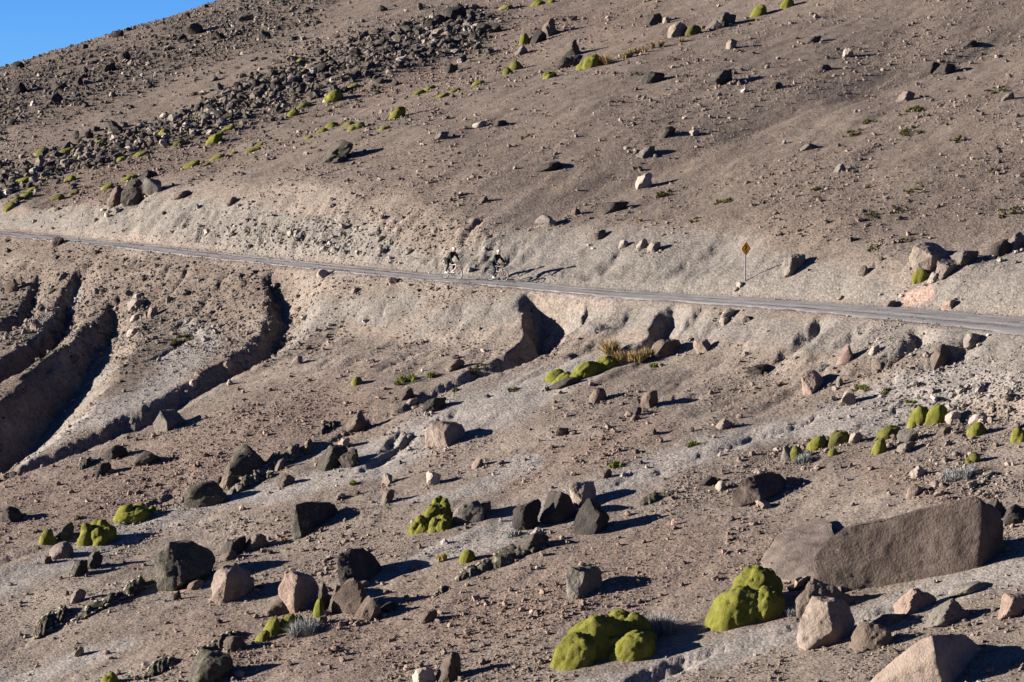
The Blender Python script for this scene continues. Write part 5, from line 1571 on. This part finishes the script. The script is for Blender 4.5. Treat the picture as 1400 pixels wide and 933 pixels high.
RH, FH, BB = Vector((-.55, 0, .36)), Vector((.57, 0, .36)), Vector((-.13, 0, .31))
HT, HB = Vector((.33, 0, .90)), Vector((.385, 0, .74))
ST = Vector((-.27, 0, .80)); BAR = Vector((.40, 0, 1.00))
def make_bike(label, frame_m, front_m, crank_deg, wheel_labels):
    root = thing("mountain_bike", label, "bicycle", "mountain bikes on the gravel road")
    bm = bmesh.new()
    for p, q, r in ((HT, ST + Vector((.02, 0, -.02)), .024), (HB, BB, .030), (ST, BB, .022), (HT, HB, .030)):
        cyl(bm, p, q, r)
    for s in (-1, 1):
        y = .06 * s
        cyl(bm, (BB.x, .03 * s, BB.z), (RH.x, y, RH.z), .013); cyl(bm, (ST.x + .02, .02 * s, ST.z - .04), (RH.x, y, RH.z), .012)
    emit("frame", bm, frame_m, root)
    bm = bmesh.new()
    cyl(bm, HB + Vector((-.005, 0, .01)), HB + Vector((.01, 0, -.04)), .035)
    for s in (-1, 1):
        cyl(bm, (HB.x + .01, .065 * s, HB.z - .03), (FH.x - .02, .065 * s, FH.z + .02), .019, .016)
    cyl(bm, (HB.x + .01, -.08, HB.z - .03), (HB.x + .01, .08, HB.z - .03), .02)
    emit("fork", bm, front_m, root)
    for c, wl_ in ((RH, wheel_labels[0]), (FH, wheel_labels[1])):
        bm = bmesh.new(); cyl(bm, c + Vector((0, -.055, 0)), c + Vector((0, .055, 0)), .028, seg=12)
        cyl(bm, c + Vector((0, .04, 0)), c + Vector((0, .045, 0)), .08, seg=20)
        w = emit("wheel", bm, BLACKP, root, label=wl_)
        bm = bmesh.new(); ring(bm, c, .335, .028, 36, 8); emit("tyre", bm, RUBBER, w)
        bm = bmesh.new(); ring(bm, c, .300, .012, 36, 6, 1.3); emit("rim", bm, ALLOY, w)
        for k in range(20):
            a = 6.28319 * k / 20
            bm = bmesh.new(); cyl(bm, c + Vector((0, .03 * (1 if k % 2 else -1), 0)), c + Vector((.295 * math.cos(a), 0, .295 * math.sin(a))), .0022, seg=4); emit("spoke", bm, ALLOY, w)
    bm = bmesh.new(); path(bm, [HT + Vector((-.02, 0, .05)), BAR + Vector((-.02, 0, -.01)), BAR], .018)
    path(bm, [BAR + Vector((-.05, -.37, .02)), BAR + Vector((-.02, -.18, .02)), BAR, BAR + Vector((-.02, .18, .02)), BAR + Vector((-.05, .37, .02))], .014)
    hb = emit("handlebar", bm, BLACKP, root)
    for s in (-1, 1):
        bm = bmesh.new(); cyl(bm, BAR + Vector((-.051, .375 * s, .02)), BAR + Vector((-.036, .27 * s, .02)), .018); emit("grip", bm, RUBBER, hb)
    bm = bmesh.new(); cyl(bm, ST, ST + Vector((-.045, 0, .13)), .014); emit("seat_post", bm, BLACKP, root)
    bm = bmesh.new()
    q = [(-.15, .065), (-.08, .072), (0, .04), (.07, .022), (.13, .016)]
    rows = []
    for x, wd in q:
        rows.append([bm.verts.new((ST.x - .05 + x, y, ST.z + .13 + z)) for y, z in ((-wd, 0), (-wd * .6, .035), (0, .04), (wd * .6, .035), (wd, 0), (0, -.015))])
    for a, b in zip(rows[:-1], rows[1:]):
        for k in range(6):
            bm.faces.new((a[k], a[(k + 1) % 6], b[(k + 1) % 6], b[k]))
    bm.faces.new(rows[0]); bm.faces.new(rows[-1][::-1])
    emit("saddle", bm, BLACKP, root)
    bm = bmesh.new(); cyl(bm, BB + Vector((0, -.08, 0)), BB + Vector((0, .07, 0)), .02); cyl(bm, BB + Vector((0, -.052, 0)), BB + Vector((0, -.046, 0)), .09, seg=20)
    a = rad(crank_deg); cd = Vector((math.cos(a), 0, math.sin(a))) * .17
    cyl(bm, BB + Vector((0, -.075, 0)), BB + cd + Vector((0, -.085, 0)), .014); cyl(bm, BB + Vector((0, .07, 0)), BB - cd + Vector((0, .085, 0)), .014)
    cr = emit("crank", bm, BLACKP, root)
    for s, c in ((-1, cd), (1, -cd)):
        bm = bmesh.new(); o_ = BB + c + Vector((0, .14 * s, 0)); cyl(bm, o_ + Vector((-.05, 0, 0)), o_ + Vector((.05, 0, 0)), .02, seg=6); emit("pedal", bm, BLACKP, cr)
    return root

_tmp = bpy.data.collections.new("skin_work")
COL.children.link(_tmp)
def skin_mesh(chains, sub=2):
    """chains of (point, radius); the first point of later chains joins the nearest equal point already laid"""
    pts, rads, edges, seen = [], [], [], {}
    for ch in chains:
        prev = None
        for p, r in ch:
            k = tuple(round(c, 4) for c in p)
            if k not in seen:
                seen[k] = len(pts); pts.append(p); rads.append(r)
            i = seen[k]
            if prev is not None and prev != i:
                edges.append((prev, i))
            prev = i
    me = bpy.data.meshes.new("work"); me.from_pydata(pts, edges, [])
    o = bpy.data.objects.new("work", me); _tmp.objects.link(o)
    s = o.modifiers.new("s", 'SKIN')
    if not me.skin_vertices:
        bpy.context.view_layer.objects.active = o
    sv = me.skin_vertices[0].data if me.skin_vertices else None
    if sv is None:
        bm = bmesh.new(); bm.from_mesh(me); bm.verts.layers.skin.verify(); bm.to_mesh(me); bm.free()
        sv = me.skin_vertices[0].data
    for i, r in enumerate(rads):
        sv[i].radius = (r, r) if not isinstance(r, tuple) else r
        sv[i].use_root = i == 0
    s.use_smooth_shade = True
    b = o.modifiers.new("b", 'SUBSURF'); b.levels = sub; b.render_levels = sub
    dg = bpy.context.evaluated_depsgraph_get()
    out = bpy.data.meshes.new_from_object(o.evaluated_get(dg))
    bpy.data.objects.remove(o)
    return out

def merge(name, meshes, mat, parent=None):
    bm = bmesh.new()
    for m in meshes:
        bm.from_mesh(m)
    me = bpy.data.meshes.new(name)
    bm.to_mesh(me); bm.free()
    me.polygons.foreach_set('use_smooth', np.ones(len(me.polygons), bool))
    return link(name, me, parent, mat)

def sphere_mesh(c, r, sx=1, sy=1, sz=1, lo=-9, tilt=0):
    bm = bmesh.new()
    bmesh.ops.create_icosphere(bm, subdivisions=3, radius=r)
    R = Matrix.Rotation(tilt, 3, 'Y')
    for v in bm.verts:
        z = max(v.co.z, lo * r)
        v.co = R @ Vector((v.co.x * sx, v.co.y * sy, z * sz)) + Vector(c)
    me = bpy.data.meshes.new("part"); bm.to_mesh(me); bm.free()
    return me

def cloth_lit_shaded(name, front, back, ax, bx_):
    """jacket cloth: sunlit tone painted behind the torso line ax..bx_ (x, z), shaded tone before it"""
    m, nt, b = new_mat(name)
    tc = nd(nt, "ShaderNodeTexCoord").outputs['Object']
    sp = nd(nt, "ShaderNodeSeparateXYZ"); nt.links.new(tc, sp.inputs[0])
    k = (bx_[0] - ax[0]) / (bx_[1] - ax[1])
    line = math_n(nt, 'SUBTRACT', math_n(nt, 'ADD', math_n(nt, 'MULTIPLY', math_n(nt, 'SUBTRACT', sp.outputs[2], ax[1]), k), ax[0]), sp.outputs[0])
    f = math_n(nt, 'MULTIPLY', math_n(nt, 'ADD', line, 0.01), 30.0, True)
    base = mix_n(nt, f, front, back)  # sunlit back and shaded front painted into the cloth colour
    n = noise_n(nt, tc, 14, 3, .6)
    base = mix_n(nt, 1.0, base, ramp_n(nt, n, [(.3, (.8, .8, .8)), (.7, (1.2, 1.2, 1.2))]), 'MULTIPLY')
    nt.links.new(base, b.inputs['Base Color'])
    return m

def make_rider(label, J, jacket_m, trouser_m, gloves=None):
    hip, chest, neck, head = Vector(J['hip']), Vector(J['chest']), Vector(J['neck']), Vector(J['head'])
    body, jacket, trousers = [], [], []
    belly = hip.lerp(chest, .45)
    core = [(tuple(hip), .115), (tuple(belly), .105), (tuple(chest), .120), (tuple(neck), .055), (tuple(neck.lerp(head, .55)), .055)]
    body.append(core)
    jacket.append([(tuple(hip.lerp(belly, .15)), .165), (tuple(belly), .165), (tuple(chest), .172), (tuple(neck), .085)])
    hands = []
    for s in (-1, 1):
        sh, el, wr = Vector(J['shoulder']), Vector(J['elbow']), Vector(J['wrist'])
        for v in (sh, el, wr):
            v.y *= s
        body.append([(tuple(chest), .12), (tuple(sh), .055), (tuple(sh.lerp(el, .5)), .046), (tuple(el), .040), (tuple(el.lerp(wr, .4)), .038), (tuple(wr), .026)])
        jacket.append([(tuple(chest), .155), (tuple(sh), .092), (tuple(sh.lerp(el, .5)), .074), (tuple(el), .066), (tuple(el.lerp(wr, .45)), .060), (tuple(wr.lerp(el, .06)), .040)])
        # hand closed round the grip: palm behind the bar, four fingers over it, thumb under
        g = wr + Vector((.075, 0, -.035))
        palm = skin_mesh([[(tuple(wr), .026), (tuple(wr.lerp(g, .5)), .032), (tuple(g), .030)]], 1)
        fs = [palm]
        for n_, (off, L) in enumerate(((-.033, .92), (-.011, 1.0), (.011, .96), (.032, .8))):
            b0 = g + Vector((-.012, off, .014))
            fs.append(skin_mesh([[(tuple(b0), .010), (tuple(b0 + Vector((.042 * L, 0, .006))), .0095), (tuple(b0 + Vector((.058 * L, 0, -.026 * L))), .009), (tuple(b0 + Vector((.034 * L, 0, -.047 * L))), .008)]], 1))
        t0 = wr + Vector((.03, -.022 * s, -.02))
        fs.append(skin_mesh([[(tuple(t0), .012), (tuple(t0 + Vector((.03, -.012 * s, -.025))), .011), (tuple(t0 + Vector((.055, -.004 * s, -.04))), .009)]], 1))
        hands += fs
        side = 'right' if s < 0 else 'left'
        hj = hip + Vector((0, .09 * s, -.02)); kn, an = Vector(J['knee_' + side]), Vector(J['ankle_' + side])
        body.append([(tuple(hip), .115), (tuple(hj), .090), (tuple(hj.lerp(kn, .5)), .074), (tuple(kn), .052), (tuple(kn.lerp(an, .35)), .052), (tuple(an), .034)])
        trousers.append([(tuple(hip), .148), (tuple(hj), .122), (tuple(hj.lerp(kn, .5)), .100), (tuple(kn), .080), (tuple(kn.lerp(an, .4)), .076), (tuple(an + Vector((0, 0, .03))), .050)])
        J.setdefault('feet', []).append(an)
    meshes = [skin_mesh(body, 2)] + ([] if gloves else hands)
    # head: skull, jaw, nose, brows, ears
    meshes += [sphere_mesh(head, .098, 1.0, .80, 1.16, tilt=.25), sphere_mesh(head + Vector((.028, 0, -.062)), .066, 1.0, .86, 1.0)]
    meshes.append(skin_mesh([[(tuple(head + Vector((.088, 0, .012))), .010), (tuple(head + Vector((.108, 0, -.022))), .015), (tuple(head + Vector((.092, 0, -.034))), .012)]], 1))
    for s in (-1, 1):
        meshes.append(sphere_mesh(head + Vector((-.005, .08 * s, -.015)), .026, .8, .35, 1.15))
        meshes.append(sphere_mesh(head + Vector((.080, .030 * s, .010)), .014, .7, 1.1, .8))
    meshes.append(sphere_mesh(head + Vector((.082, 0, -.062)), .022, .5, 1.1, .35))
    body_o = merge("person", meshes, SKIN)
    describe(body_o, label, "person", "cyclists on the gravel road")
    merge("trousers", [skin_mesh(trousers, 2)], trouser_m, body_o)
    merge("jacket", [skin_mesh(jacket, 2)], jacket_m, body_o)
    if gloves:
        for k_ in (0, 1):
            merge("glove", hands[k_ * 6:k_ * 6 + 6], gloves, body_o)
    h = merge("helmet", [sphere_mesh(head + Vector((-.010, 0, .040)), .128, 1.10, .88, .86, lo=-.18, tilt=.22)], HELMET, body_o)
    vents = []
    for s in (-1, 0, 1):
        vents.append(sphere_mesh(head + Vector((.0, .045 * s, .135 - abs(s) * .012)), .035, 1.9, .28, .5, tilt=.22))
    merge("vent", vents, BLACKP, h)
    bm = bmesh.new()
    for s in (-1, 1):
        path(bm, [head + Vector((.01, .088 * s, .03)), head + Vector((.02, .075 * s, -.07)), head + Vector((.04, .02 * s, -.125))], .006, 5)
    emit("strap", bm, BLACKP, h)
    for an in J['feet']:
        merge("shoe", [skin_mesh([[(tuple(an + Vector((-.055, 0, -.045))), .042), (tuple(an + Vector((.02, 0, -.055))), .042), (tuple(an + Vector((.10, 0, -.072))), .040), (tuple(an + Vector((.16, 0, -.078))), .028)], [(tuple(an + Vector((.0, 0, -.01))), .042), (tuple(an + Vector((.02, 0, -.055))), .042)]], 2)], SHOE, body_o)
    return body_o

def on_road(px, py, objs):
    p = at(px, py)
    t = p.y
    sl = float(np.interp(t, _t, DSL)); dzv = float(np.interp(t - 1, _t, DZ) - np.interp(t + 1, _t, DZ)) / 2
    hd = Vector((-sl, -1, 0)).normalized()
    s, yf = road_coords(np.array([p.x]), np.array([p.y]))
    z = float(np.interp(yf[0], _t, DZ)) + .035 * float(s[0]) + .005
    grade = math.atan(dzv * abs(hd.y))
    M = Matrix.Translation((p.x, p.y, z)) @ Matrix.Rotation(math.atan2(hd.y, hd.x), 4, 'Z') @ Matrix.Rotation(-grade, 4, 'Y')
    for o in objs:
        o.matrix_world = M
    return p

JK1 = cloth_lit_shaded("olive_jacket_lit_shaded", (.016, .016, .019), (.085, .083, .048), (-.33, 1.15), (.10, 1.60))
JK2 = cloth_lit_shaded("grey_jacket_lit_shaded", (.016, .016, .019), (.075, .082, .090), (-.37, 1.05), (.02, 1.52))
TR1 = plain("black_trousers", (.013, .012, .013), .85)
TR2 = plain("dark_blue_trousers", (.018, .021, .031), .85)
b1 = make_bike("white mountain bike with red head tube, ridden behind the other on the gravel road", WHITEP, REDP, 180, ("rear wheel", "front wheel"))
r1 = make_rider("cyclist in olive jacket with its shaded front painted black, standing on the pedals of the white bike, riding behind", dict(
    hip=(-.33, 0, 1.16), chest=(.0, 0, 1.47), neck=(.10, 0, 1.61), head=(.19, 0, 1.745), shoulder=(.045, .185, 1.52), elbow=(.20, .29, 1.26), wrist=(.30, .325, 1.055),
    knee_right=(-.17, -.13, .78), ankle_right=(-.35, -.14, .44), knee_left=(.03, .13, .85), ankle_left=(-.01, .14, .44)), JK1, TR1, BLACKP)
on_road(617.5, 383.2, [b1, r1])
b2 = make_bike("silver mountain bike with orange fork, ridden ahead on the gravel road", SILVERP, ORANGEP, -90, ("rear wheel", "front wheel"))
r2 = make_rider("cyclist in grey jacket with its shaded front painted black, seated on the silver bike, riding ahead", dict(
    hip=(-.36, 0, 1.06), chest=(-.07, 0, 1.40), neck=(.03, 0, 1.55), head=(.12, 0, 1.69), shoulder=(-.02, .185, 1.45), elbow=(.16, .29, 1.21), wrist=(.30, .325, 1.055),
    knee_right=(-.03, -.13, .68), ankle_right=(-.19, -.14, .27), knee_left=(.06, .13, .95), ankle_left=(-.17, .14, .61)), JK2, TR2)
on_road(679.5, 386.0, [b2, r2])
COL.children.unlink(_tmp)
bpy.data.collections.remove(_tmp)

# the winding-road sign
SIGN_O = plain("sign_orange", (.86, .41, .03), .5, 0, .3)
SIGN_B = plain("sign_black", (.02, .018, .016), .6)
sgn = thing("road_sign", "diamond orange road sign with a black winding arrow on a thin post beside the road", "road sign")
sp_ = at(1019, 384.5)
bm = bmesh.new()
cyl(bm, (0, .012, -.25), (0, .012, 2.12), .042, .040, 8)
emit("post", bm, STEEL, sgn)
def plate(pts, y0, y1):
    bm = bmesh.new()
    a = [bm.verts.new((x, y0, z)) for x, z in pts]; b = [bm.verts.new((x, y1, z)) for x, z in pts]
    bm.faces.new(a); bm.faces.new(b[::-1])
    for k in range(len(pts)):
        bm.faces.new((a[k], b[k], b[(k + 1) % len(pts)], a[(k + 1) % len(pts)]))
    return bm
zc, hd_ = 1.79, .385
def dia(r):
    c = .09 * r / hd_
    o = []
    for (x, z), (u, v) in (((0, r), (1, -1)), ((r, 0), (-1, -1)), ((0, -r), (-1, 1)), ((-r, 0), (1, 1))):
        n_ = ((0, -1), (-1, 0), (0, 1), (1, 0))
    # rounded corners
    for k in range(4):
        a0 = math.pi / 2 - k * math.pi / 2
        for da in (.13, .05, -.05, -.13):
            a = a0 + da
            q = r * (.985 - abs(da) * .35)
            o.append((q * math.cos(a), zc + q * math.sin(a)))
    return o
pan = emit("panel", plate(dia(hd_), -.036, -.024), SIGN_O, sgn, False)
# thin black line just inside the edge
bm = bmesh.new()
for k in range(4):
    a0, a1 = math.pi / 2 - k * math.pi / 2, -k * math.pi / 2
    P0 = Vector((math.cos(a0) * hd_ * .90, -.039, zc + math.sin(a0) * hd_ * .90)); P1 = Vector((math.cos(a1) * hd_ * .90, -.039, zc + math.sin(a1) * hd_ * .90))
    Q0 = Vector((math.cos(a0) * hd_ * .85, -.039, zc + math.sin(a0) * hd_ * .85)); Q1 = Vector((math.cos(a1) * hd_ * .85, -.039, zc + math.sin(a1) * hd_ * .85))
    bm.faces.new([bm.verts.new(p) for p in (P0, P1, Q1, Q0)])
emit("border", bm, SIGN_B, pan, False)
# the arrow: two bends, head at the top
bm = bmesh.new()
pl = [(.035, -.22), (.035, -.12), (-.055, -.03), (.05, .06), (.0, .12)]
wv = .032
for (x0, z0), (x1, z1) in zip(pl[:-1], pl[1:]):
    d_ = Vector((x1 - x0, z1 - z0)).normalized(); n_ = Vector((-d_.y, d_.x)) * wv
    e_ = d_ * .02
    bm.faces.new([bm.verts.new((a, -.041 - .001 * abs(x0), zc + b)) for a, b in ((x0 - n_.x - e_.x, z0 - n_.y - e_.y), (x1 - n_.x + e_.x, z1 - n_.y + e_.y), (x1 + n_.x + e_.x, z1 + n_.y + e_.y), (x0 + n_.x - e_.x, z0 + n_.y - e_.y))])
bm.faces.new([bm.verts.new((a, -.044, zc + b)) for a, b in ((-.085, .11), (.085, .11), (0, .25))])
emit("winding_arrow", bm, SIGN_B, pan, False)
bm = bmesh.new()
for z in (1.62, 1.96):
    cyl(bm, (0, -.042, z), (0, .05, z), .012, seg=6)
emit("bolt", bm, STEEL, pan)
sgn.location = sp_
sgn.rotation_euler = (rad(1), rad(-1), math.atan2(-.70, .71) + math.pi / 2)
boulder(1013, 394, 11, 6, 'W', "flat pale stone at the foot of the road sign", None)
boulder(1007, 399, 9, 4, 'W', "flat white stone between the road sign and the road", None)
boulder(1149, 411, 9, 4, 'W', "white stone by the road, uphill side, under the bare pale bank", None)
